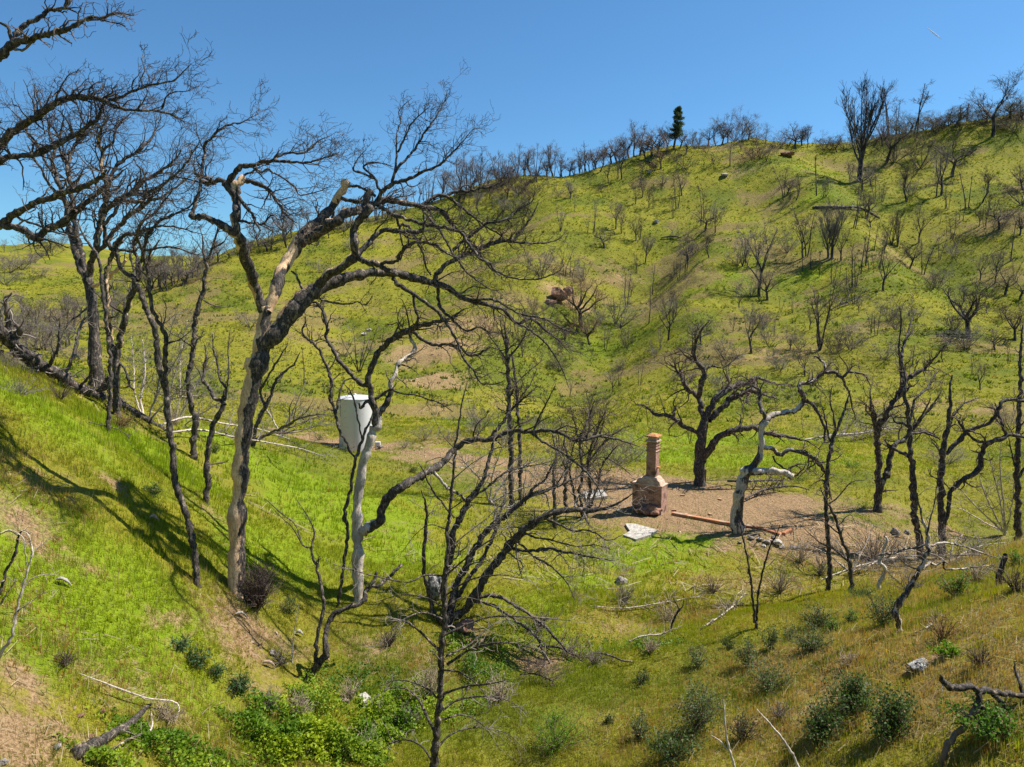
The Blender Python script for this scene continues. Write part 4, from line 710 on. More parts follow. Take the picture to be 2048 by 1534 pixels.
S_('dark bare sapling curving up from the left edge below the shadows', (-10,1200), 43, ["-10,1205,4 0,1184,4 13,1140,3.4 28,1110,3 38,1073,2.6 45,1062,1.8 60,1068,.8", "38,1072,1.6 20,1062 0,1068,1", "0,1210,2 18,1182 36,1156,1"], td=.6, tl=22, twig='twig_grey', bark='char', pale=.1)
S_('thin pale twig standing among rosettes at the lower left', (585,1325), 44, ["585,1330,1.8 586,1290,1.5 592,1240,1 600,1200,.5", "586,1300,.9 560,1275,.5"], td=.5, tl=20)
S_('bushy pale dead sapling behind the fallen log', (292,856), 45, ["292,858,5 291,845,4.5", "290,850,3 282,800 290,740,2 285,680,.9", "293,848,2.6 310,800 335,750,1.6 370,690,.7", "294,848,2.6 325,810 370,770,1.6 410,740,.7", "290,846,2.4 270,790 268,730,1.4 262,670,.6", "293,846,2.4 315,780 330,700,1.3 352,630,.6", "294,846,2.4 340,800 400,790,1.4 440,770,.6"], depth=29, td=3.4, tl=58, twig='twig_grey')
S_('dense pale dead sapling between the curved stem and the thin stem', (345,872), 46, ["345,874,5 345,862,4.5", "344,865,2.6 340,800 352,740,1.6 372,680,.7", "346,864,2.6 370,810 395,765,1.6 430,720,.7", "348,864,2.6 385,840 430,810,1.6 470,790,.7", "345,864,2.4 360,790 360,720,1.3 375,640,.6"], depth=32, td=3.4, tl=58, twig='twig_grey')
S_('pale dead sapling with flat spreading twigs right of the tall oak', (560,874), 47, ["560,876,4.5 562,864,4", "562,866,2.6 590,850 620,838,1.6 670,825,.7", "562,866,2.4 585,825 600,790,1.4 612,760,.6", "560,866,2.4 540,830 520,800,1.2", "564,866,2.4 600,862 640,850,1.2 680,850,.6"], td=2.6, tl=52, twig='twig_grey')
S_('bleached dead brush leaning right in the gully left of the snags', (1700,1150), 48, ["1700,1152,4.5 1703,1142,4", "1703,1144,2.6 1720,1110 1735,1080,1.4 1745,1050,.6", "1703,1144,2.6 1740,1130 1780,1110,1.4 1820,1105,.6", "1700,1144,2.6 1670,1120 1640,1100,1.4 1600,1090,.6", "1700,1144,2.4 1690,1110 1672,1080,1.2"], td=2.6, tl=50, twig='twig_grey')
S_('tangle of bleached dead brush below the armed oak at right', (1900,1135), 49, ["1900,1138,4.5 1902,1126,4", "1902,1130,2.6 1930,1105 1970,1090,1.4 2010,1085,.6", "1902,1130,2.6 1950,1125 1990,1110,1.4 2040,1105,.6", "1900,1130,2.4 1870,1110 1840,1105,1.2 1800,1090,.6", "1900,1130,2.4 1905,1095 1925,1070,1.2", "1902,1130,2 1960,1140 2020,1150,.8"], td=2.8, tl=50, twig='twig_grey')
S_('loose grey brush behind the tangled black oak limbs in the valley', (1000,1010), 50, ["980,1012,4.5 980,1002,4", "980,1004,2.6 960,960 935,930,1.4 915,905,.6", "982,1004,2.6 1010,960 1050,930,1.4 1090,915,.6", "982,1004,2.6 1020,985 1070,970,1.4 1120,960,.6", "980,1004,2.4 985,950 1000,905,1.2 1010,870,.5"], td=2.6, tl=50, twig='twig_grey')
# ------------------------------------------------------------------ trees of the far hillside: a few kinds built once, then copied
def arch(kind, seed):
    """returns (trunk tubes, crown tubes) for a tree about 1 unit tall standing at the origin"""
    r = np.random.RandomState(seed); tr = []; cr = []
    def walk(p, d, L, m=8, gn=.12, up=0):
        Q = [np.array(p, float)]; d = unit(np.array(d, float))
        for _ in range(m-1): d = unit(d+r.normal(size=3)*gn+np.array([0, 0, up])); Q.append(Q[-1]+d*L/(m-1))
        return np.array(Q)
    def add(lst, Q, r0, r1): lst.append((Q, np.linspace(r0, r1, len(Q))))
    def cyl(n, L, ir, mi, ma, gn, bias, t0=.5, lv=1, a=(.4, 1.0), kids=(5, 4, 3), rm=.004):
        for Q, q in list(ir): sprout(cr, Q, q, n, L, max(lv, 2), r, bias, gn, t0, a, .6, ma, 6, (5, 4, 4), .62, .0014)
    if kind == 'vase':
        st = walk((0, 0, 0), (r.normal()*.1, r.normal()*.1, 1), .36, 8, .06); add(tr, st, .024, .018)
        for k in range(5):
            a = k*1.25+r.rand(); Q = walk(st[-1-k % 4], (math.cos(a)*.42, math.sin(a)*.42, 1), r.uniform(.42, .68), 8, .15, .08); add(tr, Q, .011, .003)
        cyl(6, .20, tr[1:], 0, .01, .16, (0, 0, .35), .15, 1)
    elif kind == 'oak':
        st = walk((0, 0, 0), (r.normal()*.15, r.normal()*.1, 1), .34, 8, .10); add(tr, st, .034, .024)
        for k in range(6):
            a = k*1.05+r.rand(); Q = walk(st[-1-k % 3], (math.cos(a)*1.1, math.sin(a)*1.1, r.uniform(.4, 1.3)), r.uniform(.38, .6), 8, .26, .06); add(tr, Q, .016, .004)
        cyl(6, .22, tr[1:], 0, .010, .26, (0, 0, .12), .2, 1, (.5, 1.3))
    elif kind == 'multi':
        for k in range(5):
            a = k*1.3+r.rand(); Q = walk((0, 0, 0), (math.cos(a)*.28, math.sin(a)*.22, 1), r.uniform(.7, 1.0), 8, .09, .03); add(tr, Q, .011, .003)
        cyl(5, .17, tr, 0, .006, .18, (0, 0, .4), .35, 1)
    elif kind == 'thin':
        for k in range(2):
            Q = walk((k*.05, 0, 0), (r.normal()*.08, r.normal()*.08, 1), 1-.15*k, 8, .06); add(tr, Q, .013, .004)
        cyl(6, .18, tr, 0, .006, .2, (0, 0, .3), .35, 1, kids=(3, 2, 2))
    elif kind == 'pole':
        add(tr, walk((0, 0, 0), (r.normal()*.06, r.normal()*.06, 1), 1, 8, .03), .016, .007); cyl(6, .08, tr, 0, .005, .1, (0, 0, .1), .2, 0)
    elif kind == 'snag':
        st = walk((0, 0, 0), (r.normal()*.05, 0, 1), 1, 8, .04); add(tr, st, .024, .006); cyl(16, .3, tr, 0, .008, .16, (0, 0, .15), .25, 1, (.7, 1.3), kids=(3, 2, 2))
    elif kind == 'broom':
        st = walk((0, 0, 0), (0, 0, 1), .38, 8, .03); add(tr, st, .030, .024)
        for k in range(9):
            a = k*.7+r.rand()*.5; q = walk(st[-1-(k % 4)], (math.cos(a)*.62, math.sin(a)*.62, 1), r.uniform(.5, .72), 8, .05, .12); add(tr, q, .012, .0035)
        cyl(9, .2, tr[1:], 0, .006, .1, (0, 0, .8), .15, 1, (.3, .7), kids=(3, 2, 2), rm=.003)
    elif kind == 'shrub':
        for k in range(9):
            a = k*.7+r.rand(); Q = walk((0, 0, 0), (math.cos(a)*r.uniform(.2, 1.3), math.sin(a)*r.uniform(.2, 1.3), 1), r.uniform(.6, .95), 8, .12); add(tr, Q, .008, .003)
        cyl(6, .28, tr, 0, .006, .22, (0, 0, .2), .15, 1, (.4, 1.0), kids=(3, 2, 2))
    return tr, cr
def arch_obj(name, kind, seed, mt, mc):
    tr, cr = arch(kind, seed); root = empty(name, (0, 0, 0))
    V, F, _ = tubes(np.array([a for a, _ in tr]), np.array([b for _, b in tr]), 6, .06); V[:, 2] -= .02
    mesh_np('trunk', V, F, M[mt], root, {'pale': np.zeros(len(V))})
    if cr:
        V, F, _ = tubes(np.array([a for a, _ in cr]), np.array([b for _, b in cr]), 3); mesh_np('crown', V, F, M[mc], root)
    root['_use'] = 0; return root
M['twig_plum'] = twig_mat('plum grey twig', (.13, .10, .095), (.25, .20, .18))
M['twig_rust'] = twig_mat('scorched brown leaves and twig', (.16, .09, .04), (.24, .16, .08))
M['twig_olive'] = twig_mat('olive twig', (.09, .085, .035), (.17, .15, .07))
KN = {'vase': ('bare_oak', 'tree'), 'oak': ('bare_oak', 'tree'), 'multi': ('multi_stem_tree', 'tree'), 'thin': ('thin_bare_tree', 'tree'), 'pole': ('burnt_pole', 'snag'), 'snag': ('dead_conifer', 'tree'), 'broom': ('broom_crowned_tree', 'tree'), 'shrub': ('bare_shrub', 'shrub')}
AR = {}
def get_arch(kind, mc, var):
    k = (kind, mc, var)
    if k not in AR: AR[k] = [arch_obj(KN[kind][0], kind, 31*var+len(kind)*7, 'char', mc), False]
    return AR[k]
def copy_tree(o, parent=None):
    c = o.copy(); link(c); c.parent = parent
    for ch in list(CHILD[o.name]): 
        q = ch.copy(); link(q); q.parent = c
    return c
CHILD = {}
def hill_tree(u, v, hpx, kind, mc, var, label, group, wide=1.0):
    g, d = ground(u, v); a = get_arch(kind, mc, var); r = random.Random(int(u*7+v*13)); hpx *= r.uniform(.82, 1.22); s = hpx*d/FPX*(1 if kind != 'shrub' else 1.1)
    if not a[1]: o = a[0]; a[1] = True; CHILD[o.name] = [c for c in bpy.data.objects if c.parent == o]
    else: o = copy_tree(a[0])
    o.location = (g[0], g[1], g[2]-.1); o.rotation_euler = (r.uniform(-.06, .06), r.uniform(-.06, .06), r.uniform(0, 6.28)); o.scale = (s*wide, s*wide, s)
    if '_use' in o: del o['_use']
    return tag(o, label, KN[kind][1], group)
B, G_, P_, RU, OL, BK = 'twig_brown', 'twig_grey', 'twig_plum', 'twig_rust', 'twig_olive', 'twig_black'
KW = {'vase': 'branching oak', 'oak': 'wide oak', 'multi': 'many stemmed tree', 'thin': 'thin bare tree', 'pole': 'burnt pole', 'snag': 'dead conifer', 'broom': 'broom crowned tree', 'shrub': 'leafless shrub'}
CW = {B: 'brown', G_: 'grey', P_: 'plum grey', RU: 'rusty brown', OL: 'olive', BK: 'black'}
KC = dict(v='vase', o='oak', m='multi', t='thin', p='pole', s='snag', b='broom', h='shrub'); MC = dict(B=B, G=G_, P=P_, R=RU, O=OL, K=BK)
# rows: place, group, then u,v,height px, kind letter, twig letter [, width factor]
ROWS = [
('on the far left hilltop', 'trees on the far left hill', "8,505,30,vG 45,500,14,tG 60,500,14,tG 80,497,30,hO,1.5 92,512,40,oO,1.2 105,512,30,hO,1.4 122,493,26,hG,1.3 20,545,36,hP,1.6 45,540,40,hP,1.6 70,525,30,hP,1.5 10,570,36,hP,1.6 83,552,20,hG,1.6 68,560,12,hO,1.8 160,497,12,tG 190,500,12,tG"),
('in the far left draw', 'bare trees filling the draw at far left', "5,640,55,oP 22,655,50,vP 40,635,55,vP 58,650,55,oP 75,665,55,vB 92,640,55,vP 110,655,60,oP 128,640,55,vP 145,660,60,vP 160,635,50,oP 12,690,60,hP,1.2 34,700,60,vP 55,695,60,oB 78,700,60,hG,1.2 100,690,55,vP 122,700,60,vG 140,690,55,oP 230,640,50,vP 248,620,46,oP 262,600,45,vG 228,600,45,vP 215,625,50,oP 60,740,45,hG,1.3 20,735,50,hP,1.3 150,720,40,hG,1.4 240,660,40,hG,1.3"),
('in the wooded saddle', 'dark trees in the saddle left of the main hill', "318,572,55,oP 332,575,60,vB 345,572,55,oP 358,560,55,vB 372,568,55,oP 385,556,52,vP 330,545,40,oB 350,535,38,vB 365,532,36,oP 382,530,36,vB 398,535,36,oP 412,528,36,vB 425,518,36,oP 300,540,40,vB 310,555,45,oB 290,560,45,vP 395,548,40,oG 415,540,34,vP"),
('on the left shoulder skyline', 'bare trees along the left shoulder of the main hill', "440,514,34,vP 456,510,36,oP 472,506,36,vP 490,502,40,oP 505,497,36,vB 522,491,44,oP 538,487,46,vP 552,484,40,tP 566,480,50,oP 583,476,46,vB 598,470,40,tP 615,466,48,vP 632,462,46,mG 650,458,52,tP 664,455,46,mP 680,452,56,tP 694,450,50,mG 708,447,48,tP 722,445,60,tK 736,441,52,tP 752,437,46,mP 768,434,50,tP 784,431,48,mG 800,426,52,tP 816,420,46,mP 832,414,50,tP 848,409,50,mP 862,403,46,tP"),
('on the rising middle skyline', 'bare trees along the rising middle skyline', "878,398,50,vP 892,392,52,mP 908,387,56,tP 922,383,52,vP 936,381,60,mP 950,378,58,vP 965,374,58,mK 980,371,58,vP 994,366,60,mP 1008,362,56,oP 1022,358,50,vP 1036,352,54,mP 1050,348,52,oB 1064,343,50,vP 1078,338,52,mG 1092,335,54,oB 1106,332,52,vP 1120,330,56,mP 1134,328,56,oP 1148,326,54,vP 1163,326,54,mP 1180,325,58,vP 1196,322,54,oP 1210,320,56,vB"),
('just left of the pine', 'brown thicket of trees left of the green pine', "1222,318,50,oR 1234,318,54,oR 1246,318,52,vB 1258,316,50,oR 1268,314,60,vB 1280,312,56,oR 1292,318,54,oB 1302,316,62,oR 1312,316,60,oR 1322,338,64,oR 1333,308,50,vB 1300,345,28,hR,1.4 1240,325,40,oB"),
('just right of the pine', 'trees on the crest right of the green pine', "1360,296,40,oB 1372,308,48,oB 1386,294,38,vB 1398,296,36,oB 1416,284,48,oO 1432,278,40,vB 1444,280,46,oB 1456,278,46,vB 1470,282,50,hR,1.1 1484,283,46,hB,1.1 1497,280,50,oO 1510,284,36,hR,1.4 1531,287,38,sB 1577,292,34,hP,1.3 1590,296,52,oK,1.2 1604,292,42,oK 1615,294,36,vP"),
('on the crest right end', 'shrubs on the crest left of the tall broom tree', "1648,300,32,hO,1.5 1660,300,34,hB,1.4 1674,304,34,oR,1.2 1690,300,34,hO,1.3 1560,298,22,hB,1.6 1543,300,22,hB,1.4"),
('on the upper right skyline', 'dark trees and shrubs on the upper right skyline', "1736,285,40,hP,1.4 1752,282,36,oP,1.3 1764,278,60,tP 1776,275,66,tP 1788,270,36,oB,1.3 1800,268,72,tK 1812,268,38,hO,1.3 1824,262,40,oB,1.2 1846,258,34,hO,1.6 1860,254,34,oO,1.3 1874,252,32,hR,1.6 1888,250,34,oB,1.3 1902,248,34,hO,1.7 1916,248,34,oB,1.3 1950,243,34,hP,1.6 1966,242,34,oO,1.3 2005,240,34,hB,1.6 2020,238,40,oO,1.3 2036,236,50,hO,1.4 2046,236,46,oB,1.2 1962,252,30,hO,1.6 2030,262,40,hB,1.5 2010,258,36,hB,1.5 1925,262,28,hO,1.6 1850,275,28,hO,1.6"),
('below the middle skyline', 'trees just below the skyline on the left shoulder', "980,392,34,vB 1000,388,36,hB 1019,398,44,vB 1036,384,36,hB,1.2 1055,382,48,oB 1070,362,34,vB 1078,362,40,oB 1098,358,52,vB 1113,352,34,tB 1126,352,48,vB 1150,350,34,vB 1165,346,44,tB 1182,342,42,tB 1197,343,50,vB 1060,402,34,hB,1.2 985,420,50,tB 1005,430,46,vG 1028,425,34,hG,1.3 940,410,40,tB 960,430,40,vG"),
('downhill left of the pine', 'scattered trees high on the slope left of the pine', "1216,366,36,vB 1234,358,46,tB 1244,358,56,vB 1180,372,26,tB 1096,380,22,tB 1118,392,18,hG,1.6 1203,384,20,hB 1218,396,24,tB 1140,398,46,oG 1148,423,36,tG 1121,463,60,mG 1271,408,46,vB 1285,394,40,mB 1279,372,38,tB 1298,415,44,vB 1308,416,38,tG 1222,470,26,tG"),
('directly downhill of the pine', 'scattered trees high on the slope below the pine', "1413,306,28,hR,1.2 1482,302,24,vB 1460,332,54,sG 1427,328,28,hB,1.4 1368,338,32,hB,1.5 1325,368,34,tB 1364,391,50,vB 1352,418,66,tB 1345,437,40,tB 1326,370,18,hG,1.7 1505,318,32,hR,1.5 1520,320,40,hB,1.3 1533,322,36,mG 1390,300,26,hO 1350,322,30,hB"),
('on the central hillside', 'scattered trees on the upper middle slope', "1186,466,58,tG 1175,466,44,tG 1208,497,62,oB 1243,466,52,vB 1232,458,50,vP 1272,482,46,vB 1280,480,40,mB 1290,526,50,vB 1402,450,72,tB 1411,461,66,oB,1.1 1376,524,46,oP 1385,512,38,hB 1348,552,36,vK 1345,560,20,hB 1163,656,120,oR 1255,610,86,tG 1298,646,70,pG 1231,648,60,mG 1210,700,60,tG 1254,698,50,tG 1240,655,50,hG,1.3 1337,680,104,vB 1348,600,26,hK 1305,590,50,tG 1320,700,50,tG 1180,690,60,oR 1130,680,70,oR 1143,620,40,hR 1485,532,60,mG 1476,530,44,hG,1.2"),
('midslope on the spur', 'trees standing mid slope right of centre', "1518,592,132,vP 1535,600,66,oB 1503,706,112,vG 1566,395,64,tB 1573,390,46,oB 1592,402,46,vB 1580,402,32,tB 1633,392,66,pB 1652,393,50,mG 1646,395,40,mG 1606,516,84,vB 1612,513,90,tB 1656,516,80,bG 1664,517,96,bG 1605,545,44,pB 1638,556,44,pB 1663,566,58,tK 1679,548,36,pB 1693,569,36,pK 1705,575,76,tB 1712,573,76,tB 1722,547,70,pB 1731,532,66,pB 1738,540,50,pB 1640,700,128,mB"),
('on the upper right slope', 'trees on the right hand upper slope', "1725,380,66,oP 1740,372,50,oP 1772,326,76,oB 1788,326,66,hO 1700,365,40,vP 1840,338,52,hK,1.3 1832,300,34,vB 1905,352,92,oK 1882,391,112,vP 1874,392,60,tP 1812,403,66,vK 1822,392,40,hG 1750,398,46,tB 1762,406,40,tB 1735,435,60,oB 1707,456,96,tB 1732,437,44,vB 1795,493,84,mK 1784,490,60,mB 1765,405,36,mB 1748,500,56,tB 1757,536,70,tP 1766,582,86,vK 1819,536,70,oB 1848,549,74,tP 1748,545,50,pB 1768,500,40,vB 1780,455,30,vB 1742,455,40,oB 1820,420,26,pB"),
('on the far right slope', 'trees on the far right slope', "1965,405,76,vK 1971,402,40,tG 1931,417,72,pK 1937,415,50,pG 1981,420,46,vK 1998,458,62,oB 1989,420,34,tB 1895,420,46,tB 1890,418,50,tB 1880,448,34,pB 1906,478,68,tB 1893,468,20,pB 1972,458,34,pB 2021,522,92,pK 1926,440,36,pB 1919,440,30,pB 1912,490,30,hK 1907,515,30,hG,1.2 1880,520,44,tP 2040,470,60,oK 2043,410,60,hB 2010,590,60,oO,1.2 2040,600,60,oO,1.2 2005,640,44,hB 1960,560,60,vP 1990,565,70,vP 1860,525,30,hG 2046,380,60,oB"),
('at the central hill foot', 'burnt poles and shrubs at the foot of the hill', "608,772,76,pK 648,797,28,pK 718,745,100,mP 690,720,60,tP 740,665,30,pK 765,700,44,pK 500,655,42,hG,1.5 575,640,36,hG 955,866,66,hG,1.3 640,545,30,hG,1.5 700,500,22,hG,1.5 660,530,30,tB 745,497,16,hG,1.4 600,840,26,hG,1.6 850,880,26,hG,1.6 810,895,22,hG,1.5 900,880,26,hG,1.6 1010,880,40,hG,1.3 1090,870,40,hG,1.4 1235,930,60,hG,1.2 1265,920,50,hG,1.2 1200,905,50,hG,1.3 1140,800,50,tG 1280,770,40,tG"),
('at the right hill foot', 'shrubs at the foot of the hill on the right', "1380,888,46,mB 1425,770,30,hG 1560,740,44,hG,1.4 1700,700,70,hP,1.3 1680,690,40,oP 1830,640,40,hG 1930,700,50,hG,1.4 1895,930,42,hG,1.5 1990,700,60,oB 2030,680,80,oB 1960,780,60,vB 2020,860,60,hG 1580,700,40,oG 1500,640,40,hG 1770,720,46,hG,1.3 1450,720,46,hG,1.4 1400,690,50,oG 1860,780,40,hG 1350,760,30,hG 1240,740,30,hG 1620,660,40,vB"),
]
ORD = ['first', 'second', 'third', 'fourth', 'fifth', 'sixth', 'seventh', 'eighth', 'ninth', 'tenth', 'eleventh', 'twelfth', 'thirteenth', 'fourteenth', 'fifteenth', 'sixteenth', 'seventeenth', 'eighteenth', 'nineteenth', 'twentieth'] + ['twenty%s' % q for q in ['first', 'second', 'third', 'fourth', 'fifth', 'sixth', 'seventh', 'eighth', 'ninth']]
hc = 0
def more(place, dup):                                  # thicken a row: a slightly offset neighbour for every tree of it
    global ROWS
    for i, (p, g, s) in enumerate(ROWS):
        if p == place:
            q = random.Random(len(s)); ex = []
            for t in s.split():
                f = t.split(',')
                if q.random() < dup: ex.append('%d,%d,%d,%s,%.1f' % (float(f[0])+q.choice([-1, 1])*q.uniform(5, 10), float(f[1])+q.uniform(4, 15), float(f[2])*q.uniform(.6, .95), q.choice(['vP', 'oP', 'hG', 'vG', 'tP']), 1.2))
            ROWS[i] = (p, g, s+' '+' '.join(ex))
more('in the far left draw', 1); more('in the wooded saddle', .7); more('on the left shoulder skyline', .5); more('on the rising middle skyline', .55); more('on the upper right skyline', .4)
q = random.Random(12); ROWS.append(('loose on the hill flank', 'bare trees strewn over the hillside', ' '.join('%d,%d,%d,%s,%.1f' % (u, q.uniform(max(400, 560-(u-1000)*.25), 790), q.uniform(26, 62), q.choice(['hG', 'hG', 'tG', 'hB', 'tP', 'vG', 'tB', 'tB', 'vB']), 1.0) for u in range(1010, 2040, 12))))
for place, group, data in ROWS:
    it = []
    for t in data.split():
        f = t.split(','); it.append((float(f[0]), float(f[1]), float(f[2]), KC[f[3][0]], MC[f[3][1]], float(f[4]) if len(f) > 4 else 1.0))
    cnt = {}; it.sort()
    for u, v, h, k, mc, wd in it: cnt.setdefault((k, mc), []).append(u)
    seen = {}
    for u, v, h, k, mc, wd in it:
        lst = cnt[(k, mc)]; i = seen.get((k, mc), 0); seen[(k, mc)] = i+1
        lab = f"{CW[mc]} {KW[k]} {place}" if len(lst) == 1 else f"{ORD[i]} {CW[mc]} {KW[k]} from the left {place}"
        if 'skyline' in place: q = random.Random(int(u)); u += q.uniform(-5, 5); v += q.uniform(-2, 7); h *= q.uniform(.6, 1.35); wd *= 1.25
        hill_tree(u, v, h*1.04, k, mc, hc % 3, lab, group, wd); hc += 1
# the big single ones
def big_tree(u, v, h, kind, mc, seed, label, wide=1, rz=0, name=None):
    g, d = ground(u, v); o = arch_obj(name or KN[kind][0], kind, seed, 'char', mc); del o['_use']; s = h*d/FPX; o.location = (g[0], g[1], g[2]-.15); o.scale = (s*wide, s*wide, s); o.rotation_euler = (0, 0, rz); return tag(o, label, 'tree')
big_tree(1719, 362, 172, 'broom', BK, 77, 'tall black bare tree with upright broom crown breaking the right skyline', 1.0)
big_tree(1936, 678, 150, 'oak', BK, 83, 'large black bare oak alone on the right slope casting a long shadow', 1.2, 1.0)
big_tree(1986, 272, 118, 'vase', BK, 91, 'tall dark forked tree standing against the sky near the right edge', 1.3, .4)
big_tree(1834, 268, 100, 'thin', BK, 95, 'tall spindly dead tree on the skyline between the broom tree and forked tree', 1.4, 2)
big_tree(1935, 240, 38, 'pole', BK, 98, 'short broken black pole on the right skyline', 3, .5)
# grey pine: dark green needle tufts on upswept boughs
def pine(u, v, h, label):
    g, d = ground(u, v); s = h*d/FPX; root = empty('green_pine', (g[0], g[1], g[2]-.1), label, 'pine'); r = np.random.RandomState(5)
    Q = np.array([[math.sin(t*3)*.02*s+.10*s*t, 0, t*s] for t in np.linspace(0, .97, 8)]); Rr = np.linspace(.028, .006, 8)*s
    V, F, _ = tubes(Q[None], Rr[None], 8); mesh_np('trunk', V, F, M['char'], root, {'pale': np.zeros(len(V))})
    C = []; bo = []
    for k in range(52):
        t = r.uniform(.24, .98); a = r.uniform(0, 6.28); L = s*(.21*(1-t)**.55+.02)*r.uniform(.55, 1.1); b = Q[0]*(1-t)+Q[-1]*t
        e = b+np.array([math.cos(a)*L, math.sin(a)*L, L*.3]); bo.append((np.linspace(b, e, 5), np.linspace(.006, .002, 5)*s))
        for q in np.linspace(.35, 1, 5): C.append((b*(1-q)+e*q, L*.34))
    V, F, _ = tubes(np.array([a for a, _ in bo]), np.array([b for _, b in bo]), 4); mesh_np('boughs', V, F, M['twig_brown'], root)
    Vs = []
    for c, q in C:
        m = 34; p = c+r.normal(size=(m, 3))*q*.36; dr = r.normal(size=(m, 3)); dr[:, 2] = np.abs(dr[:, 2])+.5; dr /= np.linalg.norm(dr, axis=1, keepdims=True); sd = np.cross(dr, r.normal(size=(m, 3))); sd /= np.linalg.norm(sd, axis=1, keepdims=True)
        ln = .034*s; Vs.append(np.stack([p-sd*ln*.16, p+sd*ln*.16, p+dr*ln*1.4], 1))
    Vs = np.concatenate(Vs).reshape(-1, 3); col = colmix((.035, .06, .028), (.10, .13, .06), r.rand(len(Vs)//3)); col = np.repeat(col, 3, 0)
    o = mesh_np('needles', Vs, np.arange(len(Vs)).reshape(-1, 3), M['blade'], root, {'col': col}, smooth=False)
pine(1347, 298, 84, 'lone green pine rising above the crest, the only living conifer')
# ------------------------------------------------------------------ built things
class MB:
    def __init__(s): s.V = []; s.F = []; s.n = 0
    def box(s, c, sz, jit=0, r=None, M3=None, taper=1.0):
        V = np.array([[x, y, z] for z in (-1, 1) for x, y in ((-1, -1), (1, -1), (1, 1), (-1, 1))], float); V[4:, :2] *= taper; V *= np.array(sz)/2
        if jit: V += (r or np.random).normal(size=V.shape)*jit
        if M3 is not None: V = V @ M3.T
        V += np.array(c); F = [[0, 3, 2, 1], [4, 5, 6, 7], [0, 1, 5, 4], [1, 2, 6, 5], [2, 3, 7, 6], [3, 0, 4, 7]]
        s.V.append(V); s.F.append(np.array(F)+s.n); s.n += 8; return s
    def build(s, name, m, parent, bev=0, attrs=None):
        o = mesh_np(name, np.vstack(s.V), np.vstack(s.F), m, parent, smooth=False)
        if bev: b = o.modifiers.new('bevel', 'BEVEL'); b.width = bev; b.segments = 2
        return o
def rot(a): return np.array([[math.cos(a), -math.sin(a), 0], [math.sin(a), math.cos(a), 0], [0, 0, 1]])
n = N('brick', .9, .2); o_ = n.obj()
def brick(name, c1, c2, mortar, soot):
    n = N(name, .9, .2); o = n.obj(); sx = n.n('ShaderNodeSeparateXYZ'); n.l(o, sx.inputs[0]); cx = n.n('ShaderNodeCombineXYZ')
    n.l(n.math('ADD', sx.outputs[0], sx.outputs[1]), cx.inputs[0]); n.l(sx.outputs[2], cx.inputs[1])
    b = n.n('ShaderNodeTexBrick', Scale=1.0); b.inputs['Brick Width'].default_value = .22; b.inputs['Row Height'].default_value = .075; b.inputs['Mortar Size'].default_value = .009
    for k, v in (('Color1', c1), ('Color2', c2), ('Mortar', mortar)): b.inputs[k].default_value = (*v, 1)
    n.l(cx.outputs[0], b.inputs['Vector']); big = n.noise(o, 1.7, 5, .65)
    c = n.mix(n.ramp(big, (.58, 0), (.66, .8)), b.outputs[0], (.58, .42, .33)); c = n.mix(n.ramp(n.noise(o, 2.6, 4, .6, 0), (.48, 0), (.66, soot)), c, (.05, .04, .035))
    n.col(c); n.bump(n.math('ADD', n.math('MULTIPLY', b.outputs[1], -.7), n.math('MULTIPLY', n.noise(o, 18, 4), .6)), .8, .02); return n.m
M['brick'] = brick('weathered red brick', (.32, .155, .11), (.46, .26, .19), (.44, .34, .28), .75)
M['orange_brick'] = brick('orange footing brick', (.42, .17, .075), (.52, .24, .12), (.40, .27, .18), .3)
def stone_mat(name, a, b, s=4):
    n = N(name, .9, .2); o = n.obj(); c = n.mix(n.ramp(n.noise(o, s, 6, .7), (.38, 0), (.62, 1)), a, b); n.col(c); n.bump(n.noise(o, s*3, 6, .75), .9, .05); return n.m
M['plaster'] = stone_mat('pinkish mortar cap', (.40, .26, .18), (.62, .48, .38)); M['granite'] = stone_mat('grey rock', (.14, .12, .11), (.38, .34, .31), 5)
M['redrock'] = stone_mat('red brown rubble', (.14, .07, .05), (.38, .22, .15), 4); M['concrete'] = stone_mat('pale concrete', (.30, .27, .23), (.56, .52, .46), 6)
M['terracotta'] = stone_mat('terracotta cap', (.40, .17, .07), (.58, .29, .13), 6); M['ash'] = stone_mat('burnt ash', (.02, .018, .018), (.55, .53, .50), 9)
def rock_mesh(name, sz, seed, m, parent=None, loc=(0, 0, 0), sub=3, rough=.42):
    me = bpy.data.meshes.new(name); import bmesh as bm_; b = bm_.new(); bm_.ops.create_icosphere(b, subdivisions=sub, radius=1); r = np.random.RandomState(seed); pl = r.normal(size=(14, 3)); pl /= np.linalg.norm(pl, axis=1)[:, None]
    for v in b.verts:
        p = np.array(v.co); k = 1.0
        for q in pl:
            t = p @ q
            if t > .62: k = min(k, .62/t)
        nz = 1+rough*(vn(p[0]*2.2+seed, p[1]*2.2+p[2]*1.7)+.5*vn(p[0]*6, p[1]*6+p[2]*5)); v.co = Vector(p*k*float(nz)*np.array(sz)*1.25)
    b.to_mesh(me); b.free(); me.materials.append(m); o = link(bpy.data.objects.new(name, me)); o.location = loc; o.rotation_euler = (0, 0, seed*1.3)
    if parent: o.parent = parent
    return o
